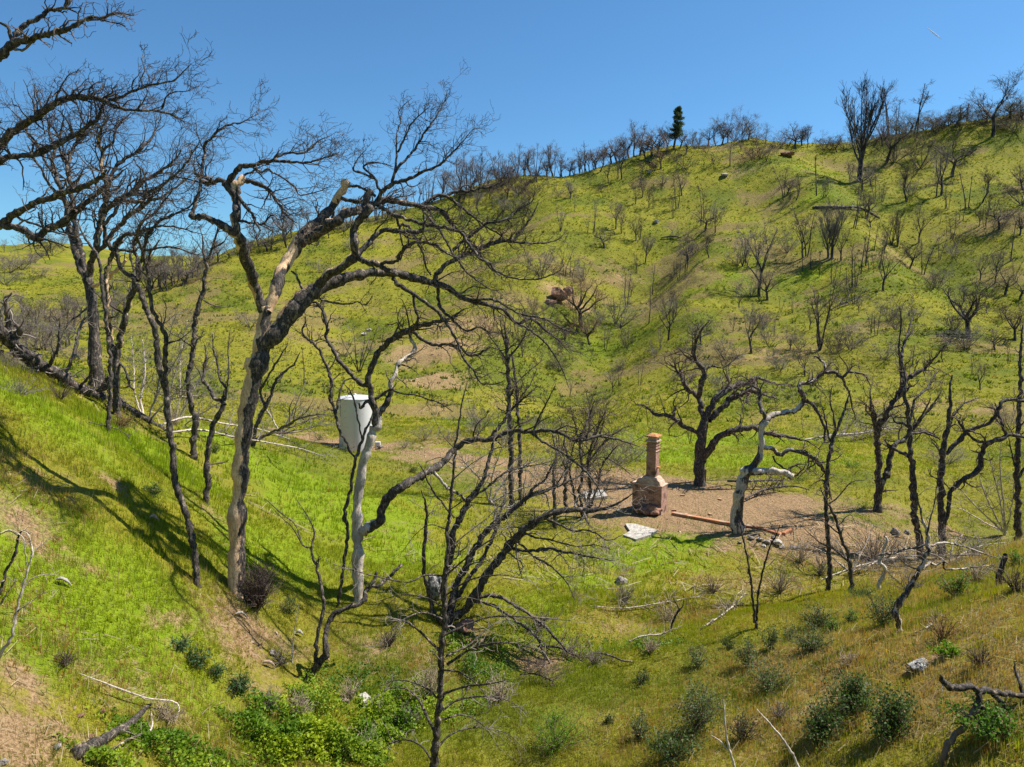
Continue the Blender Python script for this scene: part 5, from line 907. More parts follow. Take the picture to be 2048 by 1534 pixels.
# brick chimney
g, d = ground(1322, 1031); px = d/FPX; a = R(-33); Rm = rot(a); W_, D_ = 1.62, .86
ctr = g + Rm @ np.array([-W_/2, D_/2, 0]); ctr[2] = hz(ctr[0], ctr[1])-.1
ch = empty('brick_chimney', ctr, 'free standing red brick chimney left on the bare house pad', 'chimney', rz=a)
S = (1031-868)*px/4.30
MB().box((0, 0, .72*S), (W_, D_, 1.76*S)).build('firebox', M['brick'], ch, .02)
MB().box((.0, 0, 1.62*S), (W_*1.03, D_*1.04, .10*S)).build('ledge', M['plaster'], ch, .03)
MB().box((.04, 0, 1.77*S), (W_*.86, D_*.94, .22*S), taper=.86).box((.1, 0, 1.96*S), (W_*.62, D_*.86, .2*S), taper=.74).build('shoulder', M['plaster'], ch, .04)
MB().box((.12, .02, 2.95*S), (.52, .52, 1.84*S)).build('stack', M['brick'], ch, .012)
for k in range(3): MB().box((.12, .02, (3.42+.17*k)*S), (.58, .58, .05*S)).build('brick_course', M['brick'], ch, .01)
MB().box((.12, .02, 3.96*S), (.66, .66, .10*S)).build('collar', M['plaster'], ch, .02)
MB().box((.12, .02, 4.09*S), (.46, .46, .18*S), taper=.9).build('neck', M['plaster'], ch, .02)
MB().box((.12, .02, 4.22*S), (.70, .70, .07*S)).box((.12, .02, 4.30*S), (.66, .66, .11*S), taper=.35).build('cap', M['terracotta'], ch, .01)
MB().box((.46, -.02, 2.55*S), (.16, .18, .07)).build('bracket', M['terracotta'], ch, .01)
def rock(u, v, wpx, hpx, m, seed, label, name='boulder', cat='rock', group=None, dy=0, up=.35):
    g, d = ground(u, v); s = d/FPX; o = rock_mesh(name, (wpx*s/2, wpx*s*.42, hpx*s/2), seed, M[m]); o.location = (g[0], g[1]+dy, g[2]+hpx*s*up); return tag(o, label, cat, group)
rock(1290, 1010, 30, 22, 'granite', 3, 'grey boulder leaning on the left side of the brick chimney', up=.75)
rock(1303, 1026, 56, 30, 'redrock', 4, 'mound of red brown rubble at the foot of the chimney', up=.3)
rock(1262, 1020, 18, 10, 'granite', 5, 'small pale rock left of the red rubble mound')
rock(1242, 1166, 30, 15, 'granite', 6, 'half buried grey boulder on the green slope below the slab')
rock(872, 1198, 34, 60, 'ash', 7, 'burnt grey stump behind the dead pine trunk', name='burnt_stump', cat='stump', up=.4)
rock(930, 1262, 46, 30, 'redrock', 8, 'crumbled red brown bank rock right of the dead pine trunk')
rock(1118, 600, 34, 30, 'redrock', 9, 'jagged brown rock outcrop on the hillside beside the rusty tree')
rock(1137, 590, 26, 24, 'redrock', 10, 'smaller brown outcrop touching the jagged outcrop on its right')
rock(1100, 610, 26, 15, 'redrock', 21, 'low brown outcrop at the left foot of the jagged outcrop')
rock(738, 662, 11, 7, 'concrete', 11, 'pale rock on the hillside above the white tank, upper one of two')
rock(728, 670, 12, 6, 'concrete', 12, 'pale rock on the hillside above the white tank, lower one of two')
rock(1450, 353, 18, 9, 'ash', 13, 'dark rock heap on the upper slope right of the pine')
rock(1312, 436+10, 12, 8, 'ash', 14, 'small dark rock in the grass on the upper middle slope')
rock(1575, 312, 30, 10, 'redrock', 15, 'brown rock heap just under the crest')
rock(1300, 346, 10, 7, 'ash', 16, 'small dark rock below the thicket left of the pine')
for i, (u, v, wq, hq) in enumerate([(1503,1078,14,7),(1520,1080,12,6),(1535,1086,16,9),(1552,1088,18,12),(1547,1078,12,8),(1565,1096,14,8),(1590,1098,16,9),(1528,1094,10,6),(1480,1086,10,5)]):
    rock(u, v, wq, hq, 'concrete' if i % 2 else 'granite', 30+i, ['flat pale stone nearest the leaning oak foot', 'second pale stone right of the leaning oak foot', 'grey stone at the left of the rubble pile past the footing end', 'largest grey stone of the rubble pile past the footing end', 'pale stone tucked against the end of the orange footing', 'pale stone low on the right side of the rubble pile', 'rounded stone set apart right of the rubble pile', 'smallest stone in front of the rubble pile', 'little grey stone right below the leaning oak trunk'][i], name='stone', group='stones below the brick footing')
for i, (u, v, wq, hq, lb) in enumerate([(1790,1068,20,14,'brown rock on the dirt bank behind the pale bent snag'),(1815,1068,16,9,'pale flat rock right of the brown rock on the dirt bank'),(205,1425,12,9,'tan rock in the bare soil at lower left'),(163,1432,16,7,'flat brown rock on the bare soil at lower left'),(115,1497,18,12,'grey rock on the bare soil at the bottom left'),(8,1528,20,12,'blue grey rock in the bottom left corner'),(180,1475,14,8,'tan stone beside the charred log'),(545,1310,14,12,'whitish rock on the eroded bank left of the bent trunk'),(760,896,10,8,'pale rock beside the tank pipe box')]):
    rock(u, v, wq, hq, 'granite' if 'grey' in lb or 'pale' in lb or 'whit' in lb else 'redrock', 60+i, lb, name='stone')
# brick footing and slabs: follow the ground between two pixels
def strip(u0, v0, u1, v1, wd, ht, m, name, label, cat, parent=None):
    a, _ = ground(u0, v0); b, _ = ground(u1, v1); L = np.linalg.norm(b[:2]-a[:2]); an = math.atan2(b[1]-a[1], b[0]-a[0]); k = max(3, int(L/.9)); t = np.linspace(0, 1, k+1)
    V = []
    for q in t:
        p = a*(1-q)+b*q; p[2] = max(hz(p[0], p[1]), p[2])+.02; s_ = np.array([-math.sin(an), math.cos(an), 0])*wd/2; z = p[2]+ht
        V += [p-s_-(0, 0, .6), p+s_-(0, 0, .6), p+s_+(0, 0, ht), p-s_+(0, 0, ht)]
    V = np.array(V); F = []
    for i in range(k):
        for j in range(4): F.append([4*i+j, 4*i+(j+1) % 4, 4*i+4+(j+1) % 4, 4*i+4+j])
    F += [[0, 3, 2, 1], [4*k, 4*k+1, 4*k+2, 4*k+3]]
    o = mesh_np(name, V-a, np.array(F)[:, ::-1], m, parent, smooth=False); bv = o.modifiers.new('bevel', 'BEVEL'); bv.width = .015
    if parent is None: o.location = a
    else: o.location = a-np.array(parent.location)
    if label: tag(o, label, cat)
    return o
g0, _ = ground(1345, 1029)
ft = empty('brick_footing', g0, 'low orange brick footing running from the chimney past the leaning oak', 'footing')
strip(1345, 1029, 1562, 1072, .26, .12, M['orange_brick'], 'long_course', None, None, ft)
strip(1566, 1070, 1584, 1061, .2, .10, M['orange_brick'], 'return_course', None, None, ft)
def slab(pts_, th, m, name, label, cat, z=0.03):
    q = [ground(u, v)[0] for u, v in pts_]; c = np.mean(q, 0); k = len(q); top = [p-c+(0, 0, z+th) for p in q]; bot = [p-c-(0, 0, .2) for p in q]
    import bmesh as bm_; b = bm_.new(); vt = [b.verts.new(t) for t in top]; vb = [b.verts.new(t) for t in bot]; f = b.faces.new(vt); b.faces.new(vb[::-1])
    for i in range(k): b.faces.new((vt[i], vb[i], vb[(i+1) % k], vt[(i+1) % k]))
    bm_.ops.recalc_face_normals(b, faces=b.faces); me = bpy.data.meshes.new(name); b.to_mesh(me); b.free(); me.materials.append(m); o = link(bpy.data.objects.new(name, me)); o.location = c; return tag(o, label, cat)
slab([(1250,1051),(1268,1051),(1316,1064),(1300,1074),(1272,1083),(1246,1074),(1260,1066)], .08, M['concrete'], 'concrete_slab', 'broken white concrete slab lying in the grass below the chimney', 'slab')
slab([(1165,988),(1205,984),(1215,998),(1172,1003)], .14, M['concrete'], 'concrete_block', 'pale concrete remnant seen through branches left of the chimney', 'slab')
slab([(717,1400),(731,1395),(742,1406),(728,1415)], .05, M['concrete'], 'flat_board', 'pale square board lying in the green undergrowth', 'board', .12)
# burnt red post by the oak
g, d = ground(1408, 968); bp = MB(); bp.box((0, 0, .45), (.22, .2, 1.0), .015, np.random.RandomState(3)); o = bp.build('red_stump_post', M['redrock'], None, .02); o.location = g; tag(o, 'short rusty red post against the foot of the spreading black oak', 'post')
# white water tank
g, d = ground(708, 903); s = d/FPX; rad = 33.5*s; hh = (903-793)*s*1.0
n_s = 0
tk = empty('water_tank', (g[0], g[1]+rad*.6, g[2]-.15), 'tall white rust stained water tank on the dirt shelf', 'tank')
n = N('white tank paint', .35, .5); o_ = n.obj(); rz = n.ramp(n.noise(o_, 1.6, 6, .75, .3), (.60, 0), (.66, 1)); stz = n.noise(o_, 3.2, 4, .6, 0, (1, 1, .08))
sx = n.n('ShaderNodeSeparateXYZ'); n.l(o_, sx.inputs[0]); low = n.ramp(n.math('MULTIPLY', sx.outputs[2], 1/hh), (.05, .9), (.35, .15)); 
c = n.mix(n.ramp(stz, (.56, 0), (.75, .35)), (.56, .56, .55), (.34, .28, .23)); c = n.mix(n.math('MULTIPLY', rz, low), c, (.17, .075, .04)); n.col(c); M['tank'] = n.m
def lathe(prof, k, name, m, parent, loc=(0, 0, 0)):
    th = np.arange(k)*2*np.pi/k; V = np.array([[r_*math.cos(t), r_*math.sin(t), z] for r_, z in prof for t in th]); mm = len(prof); i = np.arange(mm-1)[:, None]; j = np.arange(k)[None]
    F = np.stack([i*k+j, i*k+(j+1) % k, (i+1)*k+(j+1) % k, (i+1)*k+j], -1).reshape(-1, 4); o = mesh_np(name, V, F, m, parent); o.location = loc; return o
body = [(rad, hh*q/12) for q in range(13)]
o = lathe(body, 64, 'body', M['tank'], tk); o.data.polygons.foreach_set('use_smooth', [True]*len(o.data.polygons))
lathe([(rad+.03, hh-.03), (rad+.035, hh+.02), (rad, hh+.05), (rad*.6, hh+.14), (rad*.15, hh+.2), (.0, hh+.2)], 64, 'lid', M['tank'], tk)
lathe([(.12, hh+.18), (.12, hh+.30), (.0, hh+.32)], 16, 'vent', M['tank'], tk)
lathe([(.03, hh*.66), (.03, hh-.06)], 8, 'sight_pipe', M['concrete'], tk, (-rad*.72, -rad*.72, 0))
lathe([(rad*1.12, -.2), (rad*1.12, .10), (rad, .12)], 48, 'footing', M['concrete'], tk)
MB().box((rad+.45, -.3, .35), (.38, .3, .9)).build('valve_box', M['tank'], tk, .02)
n = N('rust', .8, .2); n.col(n.mix(n.ramp(n.noise(n.obj(), 9, 4), (.4, 0), (.6, 1)), (.16, .06, .03), (.28, .13, .06))); M['rust'] = n.m
# contrail
cl = P(1855, 56, 6000); cr_ = P(1882, 78, 6000); Q = np.linspace(cl, cr_, 6); V, F, _ = tubes(Q[None]-cl, np.array([[1, 4, 6, 6, 5, 1.]]), 8); n = N('ice trail', 1, 0); n.col((.9, .92, .95)); n.b.inputs['Alpha'].default_value = .6
o = mesh_np('contrail', V, F, n.m); o.location = cl; tag(o, 'faint short white aircraft trail high in the blue sky', 'contrail')

# ------------------------------------------------------------------ logs and fallen wood
def log(name, cat, base, label, data, seed, thin=.55, bark='char', twig='twig_grey', pale=(0, .1, L_), td=.8, tl=45, lv=1, extra=(), depth=None, bias=(0, 0, .2), lift=.0, **kw):
    """a stem lying on the ground: every point of its line is dropped onto the terrain"""
    A_ = [tuple(map(float, q.split(','))) for q in data.split()]; r = np.random.RandomState(seed); G3 = [ground(a[0], a[1]) for a in A_]
    px_ = [q[1]/FPX for q in G3]; wi = [i for i, a in enumerate(A_) if len(a) > 2]; wd = np.interp(range(len(A_)), wi, [A_[i][2] for i in wi])*(thin if name in ('brush_pile', 'straw_heap', 'fallen_branch') else 1)
    Pt = np.array([q[0]+(0, 0, wd[i]*px_[i]*.7+lift*(1 if 0 < i < len(A_)-1 else .5)) for i, q in enumerate(G3)]); Rd = wd*np.array(px_); org = Pt[0].copy(); org[2] = G3[0][0][2]
    root = empty(name, org, label, cat, kw.get('group')); Q, rr = resample(Pt, Rd, .12); Q = Q+r.normal(size=Q.shape)*rr[:, None]*.12; rr = rr*(1+.1*r.normal(size=len(rr)))
    def put(nm, Q, rr, tw):
        V, F, nr = tubes(Q[None], rr[None], 12 if rr.max() > .05 else 6, .05, seed); k = 12 if rr.max() > .05 else 6; c = len(V); V = np.vstack([V, Q[0], Q[-1]]); e = np.arange(k); F = [F, np.stack([np.roll(e, -1), e, np.full(k, c)], -1), np.stack([c-k+e, c-k+np.roll(e, -1), np.full(k, c+1)], -1)]
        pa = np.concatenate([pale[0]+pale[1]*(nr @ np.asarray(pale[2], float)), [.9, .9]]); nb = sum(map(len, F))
        if tw: V2, F2, _ = tubes(np.array([a for a, _ in tw]), np.array([b for _, b in tw]), 3); F.append(F2+len(V)); V = np.vstack([V, V2]); pa = np.concatenate([pa, np.zeros(len(V2))])
        o = mesh_np(nm, V-org, F, M[bark], root, {'pale': pa})
        if tw: o.data.materials.append(M[twig]); mi = np.zeros(len(o.data.polygons), np.int32); mi[nb:] = 1; o.data.polygons.foreach_set('material_index', mi)
    p_ = np.mean(px_); tw = []; n_ = int(td*1.5*sum(math.hypot(A_[i+1][0]-A_[i][0], A_[i+1][1]-A_[i][1]) for i in range(len(A_)-1))/22)
    sprout(tw, Q, rr, n_, tl*p_, lv, r, bias, .25, .1, (.5, 1.4), rmax=1.8*p_, rmin=.3*p_); put('stem', Q, rr, tw)
    for e in extra:                                        # broken boughs standing off the stem: u,v,w at the stem's own distance
        E = [tuple(map(float, q.split(','))) for q in e.split()]; i = int(np.argmin([(a[0]-E[0][0])**2+(a[1]-E[0][1])**2 for a in A_])); dd = G3[i][1]+r.uniform(-.4, .4)
        W2 = np.interp(range(len(E)), [j for j, a in enumerate(E) if len(a) > 2], [a[2] for a in E if len(a) > 2]); Q2, r2 = resample([P(a[0], a[1], dd) for a in E], W2*dd/FPX, .1); tw = []
        sprout(tw, Q2, r2, 4, 35*p_, lv, r, bias, .25, .3, (.5, 1.2), rmax=1.5*p_, rmin=.3*p_); put('branch', Q2, r2, tw)
    return root
t = Tree('fallen_log', (345,868), 'long fallen burnt trunk slanting down behind the left slope under the standing trees', cat='log', seed=70, bark='char', twig='twig_grey', td=.9, tl=42, lv=1, bias=(.1, 0, .1), wk=1)
t.limb("338,872,4 310,850,6 274,828,7.5 235,806,8.5 196,792,9.5 156,774,10 108,745,10.5 78,728,11.5 49,708,12.5 20,683,13.5 -20,645,13", pale=(-.1, .3, (0, -.3, .9)), td=1.6, dz=-4.5, name='stem')
for q in ["22,690,6 36,665,6 38,655,4 30,650,3", "14,676,6 16,640,5 12,600,3 24,585,1", "0,700,6 4,740,5 0,780,4", "50,712,3 62,740,3 56,760,2.4", "92,738,3 112,710,3 117,690,2.4 120,640,1", "128,755,3.4 150,700,3 162,650,2.4 176,632,1", "196,788,4 208,768,3.6 217,752,3", "196,790,3 225,765,2.6 240,755,1", "160,775,3 175,755,2.4 190,740,1", "75,730,3 78,755,3 70,775,2", "110,750,3 90,780,2.4 50,795,1", "108,745,3 130,738,1.4"]:
    t.limb(q, name='branch', pale=(.5 if q[0] in '21' else 0, 0, L_), td=1.2)
log('fallen_branch', 'branch', None, 'pale bundle of long dead branches crossing behind the tall oak trunk', "332,880,4 400,884,3.6 470,896,3.2 540,905,2.6 600,915,2 650,922,1", 2, bark='bark_pale', pale=(.6, .2, (0, 0, 1)), td=2.0, tl=70, lift=.5, twig='twig_grey')
log('fallen_branch', 'branch', None, 'second pale dead branch lying just below the bundle behind the tall oak', "320,872,4 380,872,3.6 450,882,3 520,888,2.4 580,892,1", 3, bark='bark_pale', pale=(.6, .2, (0, 0, 1)), td=1.6, tl=60, lift=.8, twig='twig_grey')
log('charred_log', 'log', None, 'dark charred log half buried in green plants at the bottom left', "150,1515,13 185,1498,12 225,1475,10 262,1452,8 285,1425,5 298,1412,3", 4, bark='char', td=.1, pale=(-.1, .2, L_))
log('fallen_branch', 'branch', None, 'long bleached branch lying above the charred log at the bottom left', "158,1358,1.6 200,1385,2.4 250,1404,3.2 300,1420,3.2 345,1424,3 360,1436,2.4 352,1450,1.6", 5, bark='bark_pale', pale=(.8, 0, L_), td=.5, tl=25, lift=.25, twig='twig_pale')
log('fallen_branch', 'branch', None, 'pale stick lying below the charred log along the bottom edge', "170,1532,2 230,1510,3 275,1485,3.4 300,1478,4.5 306,1462,3 303,1430,1.6", 6, bark='bark_pale', pale=(.5, 0, L_), td=.5, tl=30, lift=.15, twig='twig_pale')
log('fallen_branch', 'branch', None, 'thin grey branch lying on the grass left of the short black stem', "178,850,2.4 230,866,2.2 255,880,1.8 262,895,1", 7, td=1, tl=24, lift=.15)
log('fallen_branch', 'branch', None, 'dark curved branch lying right of the rosette bush on the near slope', "530,1000,2 560,1030,2.4 590,1055,2 605,1090,1.4", 8, td=.8, tl=22, lift=.1)
log('fallen_branch', 'branch', None, 'grey branch lying in the green plants right of the gully debris', "1185,1310,3.5 1215,1318,3.6 1245,1330,3.4 1268,1328,3", 9, td=.6, tl=20, lift=.12, bark='bark_pale', pale=(.3, .2, L_))
log('fallen_branch', 'branch', None, 'pale stick pile lying in the gully beyond the grey branch', "1255,1290,3 1285,1282,3 1320,1278,2.4 1350,1262,1.4", 10, td=2.4, tl=34, lift=.15, bark='bark_pale', pale=(.6, .2, L_), twig='twig_pale')
log('brush_pile', 'brush', None, 'black burnt brush lying under the low limb of the leaning oak', "1490,1004,3.6 1520,992,4 1555,984,4 1590,982,3 1620,985,1.6", 11, td=3, tl=36, lift=.25, bark='char', twig='twig_black', lv=2)
log('brush_pile', 'brush', None, 'dark brush lying behind the leaning oak at the pad edge', "1455,968,3.4 1490,974,4 1530,972,3.4 1570,966,2", 12, td=2.6, tl=34, lift=.3, bark='char', lv=1)
log('brush_pile', 'brush', None, 'big heap of bleached fallen brush beyond the pad on the right', "1600,888,2.4 1660,884,3 1720,880,3.4 1760,872,3 1800,862,2", 13, td=4, tl=60, lift=.5, bark='bark_pale', pale=(.6, .2, L_), lv=2)
log('straw_heap', 'brush', None, 'heap of flattened pale reeds beside the two black whips', "1400,1262,2 1440,1240,3 1470,1215,3 1490,1190,2", 14, td=7, tl=52, lift=.12, bark='bark_pale', pale=(.5, 0, L_), twig='twig_pale', lv=1, bias=(-.4, 0, -.1))
log('straw_heap', 'brush', None, 'small fan of pale dry reeds right of the crooked snag foot', "1830,1270,2 1855,1262,2.4 1875,1240,1.4", 15, td=7, tl=34, lift=.1, bark='bark_pale', pale=(.5, 0, L_), twig='twig_pale', bias=(.3, 0, 0))
log('brush_pile', 'brush', None, 'root clump and dead reeds on the crumbling bank in the gully middle', "1075,1300,4 1105,1306,5 1140,1316,4 1165,1330,2", 16, td=5, tl=40, lift=.2, bark='char', twig='twig_brown', lv=2)
log('brush_pile', 'brush', None, 'brown dead weeds drooping in the gully right of the dead pine', "1040,1360,2.4 1070,1368,3 1105,1372,2", 17, td=7, tl=46, lift=.3, twig='twig_brown', lv=2)
log('brush_pile', 'brush', None, 'pale straw tangle at the bottom edge left of the dead pine', "655,1520,2 690,1512,3 730,1505,2.4 750,1490,1.4", 18, td=5, tl=40, lift=.2, bark='bark_pale', pale=(.5, 0, L_), twig='twig_pale', lv=1)
log('brush_pile', 'brush', None, 'pale brush spread along the gully under the armed oak', "1640,1170,2.4 1720,1150,3 1800,1132,3 1880,1130,3 1960,1120,2", 19, td=3.4, tl=60, lift=.4, bark='bark_pale', pale=(.6, 0, L_), twig='twig_grey', lv=2)
log('brush_pile', 'brush', None, 'thin grey brush strewn on the slope left of the black whips', "1180,1215,1.6 1250,1222,2 1330,1210,2 1400,1195,1.2", 20, td=3, tl=44, lift=.1, bark='bark_pale', pale=(.6, 0, L_), twig='twig_pale', lv=1)
log('brush_pile', 'brush', None, 'grey fallen brush on the hillside beside the oak shadow', "1655,625,1.6 1690,612,2.6 1720,596,2", 21, td=4, tl=40, lift=.4, bark='bark_pale', lv=1)
log('fallen_log', 'log', None, 'fallen grey trunk lying across the spur at mid height', "1625,418,2.4 1670,418,2.6 1720,420,2.2 1760,438,1.4", 22, td=2, tl=20, lift=.2)
log('fallen_log', 'log', None, 'fallen trunk slanting in the grass below the thicket on the crest', "1290,322,1.4 1302,328,2 1313,335,1.8", 23, td=.5, tl=12, lift=.2)
log('brush_pile', 'brush', None, 'heap of grey fallen twigs on the upper middle slope', "1322,478,2 1345,476,2.6 1362,478,2", 24, td=5, tl=30, lift=.3, bark='bark_pale', lv=1)
log('ash_patch', 'ash', None, 'burnt black and white ash heap on the near right slope', "1818,1345,5 1835,1338,7 1852,1328,7 1865,1320,4", 25, bark='ash_', td=.5, tl=14, lift=.0) if False else None
rock(1842, 1334, 54, 20, 'ash', 41, 'burnt black and white ash heap on the near right slope', name='ash_heap', cat='ash', up=.1)
rock(1738, 1368, 18, 6, 'ash', 42, 'small grey ash lump behind the dark shrubs on the near right slope', name='ash_heap', cat='ash', up=.1)
t = Tree('fallen_oak_limb', (1884, 1530), 'rugged charred fallen limb with a pale fork at the right bottom', cat='log', seed=60, bark='char', twig='twig_grey', td=.3, tl=30, lv=1)
t.limb("1884,1530,6 1892,1495,7 1905,1475,7 1925,1455,7 1940,1435,7 1951,1420,8", pale=(.7, .1, L_), td=.1)
t.limb("1951,1422,8 1957,1400,8 1960,1384,8 1975,1380 1995,1385,7 2022,1390,7 2060,1388,6 2110,1380,5", td=.3, dz=.4)
t.limb("1960,1386,7 1945,1374,8 1932,1373,8 1915,1374,8 1900,1374,8 1890,1366,7 1884,1356,5 1880,1350,2", td=.1, dz=-.3)
t.limb("1957,1382,4.5 1940,1376,5 1922,1380,4", pale=(.8, 0, L_), td=0)
t.limb("1986,1388,6 2000,1402,6 2012,1420,5", td=.2)
t.limb("2046,1390,4.5 2040,1368,4 2032,1345,3 2030,1326,2", td=.5)
t.limb("1950,1425,4 1935,1432,4 1925,1438,2", pale=(.9, 0, L_), td=0)
t.limb("1962,1415,5 1980,1420,5 2005,1432,4.5 2030,1450,3.6 2050,1470,3", pale=(.6, 0, L_), td=.4)
for i, (u, v, l, lb) in enumerate([(110,1165,34,'curled pale bark piece lying on the grass at left'),(298,1040,20,'bark sliver stuck in the grass inside the crossing shadows'),(470,1232,26,'bark slab on the bare soil below the tall oak'),(640,1320,20,'pale bark strip left of the bent black trunk'),(592,1270,14,'small bark chip on the eroded bank'),(525,1330,26,'twisted bark shard under the rosettes')]):
    a, d = ground(u, v); b, _ = ground(u+l, v+l*.35); s = d/FPX; Q = np.array([a*(1-t)+b*t+(0, 0, .05+.12*math.sin(t*3)) for t in np.linspace(0, 1, 7)]); V, F, _ = tubes(Q[None]-a, (np.array([[.6, 2.6, 3.4, 3.6, 3.0, 2, .5]])*s), 5, .2, i)
    o = mesh_np('bark_piece', V, F, M['concrete'] if i % 2 == 0 else M['plaster']); o.location = a; tag(o, lb, 'bark')

# ------------------------------------------------------------------ living and dead bushes
def bush(u, v, wpx, hpx, col0, col1, seed, label, name='green_shrub', cat='shrub', leaf=.05, nl=900, group=None, stems=12, shape=.9, asp=1.6, stemmat='twig_brown', up=.1, group_=None):
    g, d = ground(u, v); s = d/FPX; rw, h = wpx*s/2, hpx*s; r = np.random.RandomState(seed); root = empty(name, g-(0, 0, .05), label, cat, group)
    st = []; tip = []
    for k in range(stems):
        a = k*2.4+r.rand(); q = r.uniform(.1, 1.25)**.8*rw*(1+.3*math.sin(a*2+seed)); e = np.array([math.cos(a)*q, math.sin(a)*q, h*r.uniform(.4, 1.15)*(1-.25*min(1, (q/rw)**2))])
        m_ = e*.5+np.array([0, 0, h*.12]); Q = np.array([(1-t)**2*np.zeros(3)+2*t*(1-t)*m_+t*t*e+r.normal(size=3)*.02*h for t in np.linspace(0, 1, 7)]); rr = np.linspace(.012, .004, 7)*max(1, h)
        st.append((Q, rr)); sprout(st, Q, rr, 4, h*.35, 0, r, (0, 0, .3), .2, .2, rmax=.01, rmin=.004)
    V, F, _ = tubes(np.array([a for a, _ in st]), np.array([b for _, b in st]), 3); mesh_np('stems', V, F, M[stemmat], root)
    if nl:
        src = np.array([a[r.randint(2, 7)] for a, _ in st for _ in range(3)]); c = src[r.randint(0, len(src), nl)] + r.normal(size=(nl, 3))*np.array([rw, rw, h])*.13*(.4+r.rand(nl, 1)*1.3); c[:, 2] = np.abs(c[:, 2])
        dr = r.normal(size=(nl, 3)); dr[:, 2] = dr[:, 2]*.7+.5; dr /= np.linalg.norm(dr, axis=1, keepdims=True); sd = np.cross(dr, r.normal(size=(nl, 3))); sd /= np.linalg.norm(sd, axis=1, keepdims=True)
        L = leaf*r.uniform(.6, 1.3, (nl, 1)); V = np.stack([c, c+dr*L*.5+sd*L/asp/2, c+dr*L, c+dr*L*.5-sd*L/asp/2], 1).reshape(-1, 3)
        cl = colmix(col0, col1, r.rand(nl)); e_ = r.rand(nl) < .10; cl[e_] = (.22, .15, .07); L[::7] *= 1.5; mesh_np('leaves', V, np.arange(nl*4).reshape(-1, 4), M['blade'], root, {'col': np.repeat(cl, 4, 0)}, smooth=False)
    return root
DG, DG2 = (.035, .075, .02), (.11, .17, .05); GG, GG2 = (.07, .11, .045), (.17, .21, .10); BG, BG2 = (.09, .22, .01), (.20, .34, .02); BL_, BL2 = (.04, .085, .03), (.10, .17, .07)
GS = 'green shrubs on the near right slope'
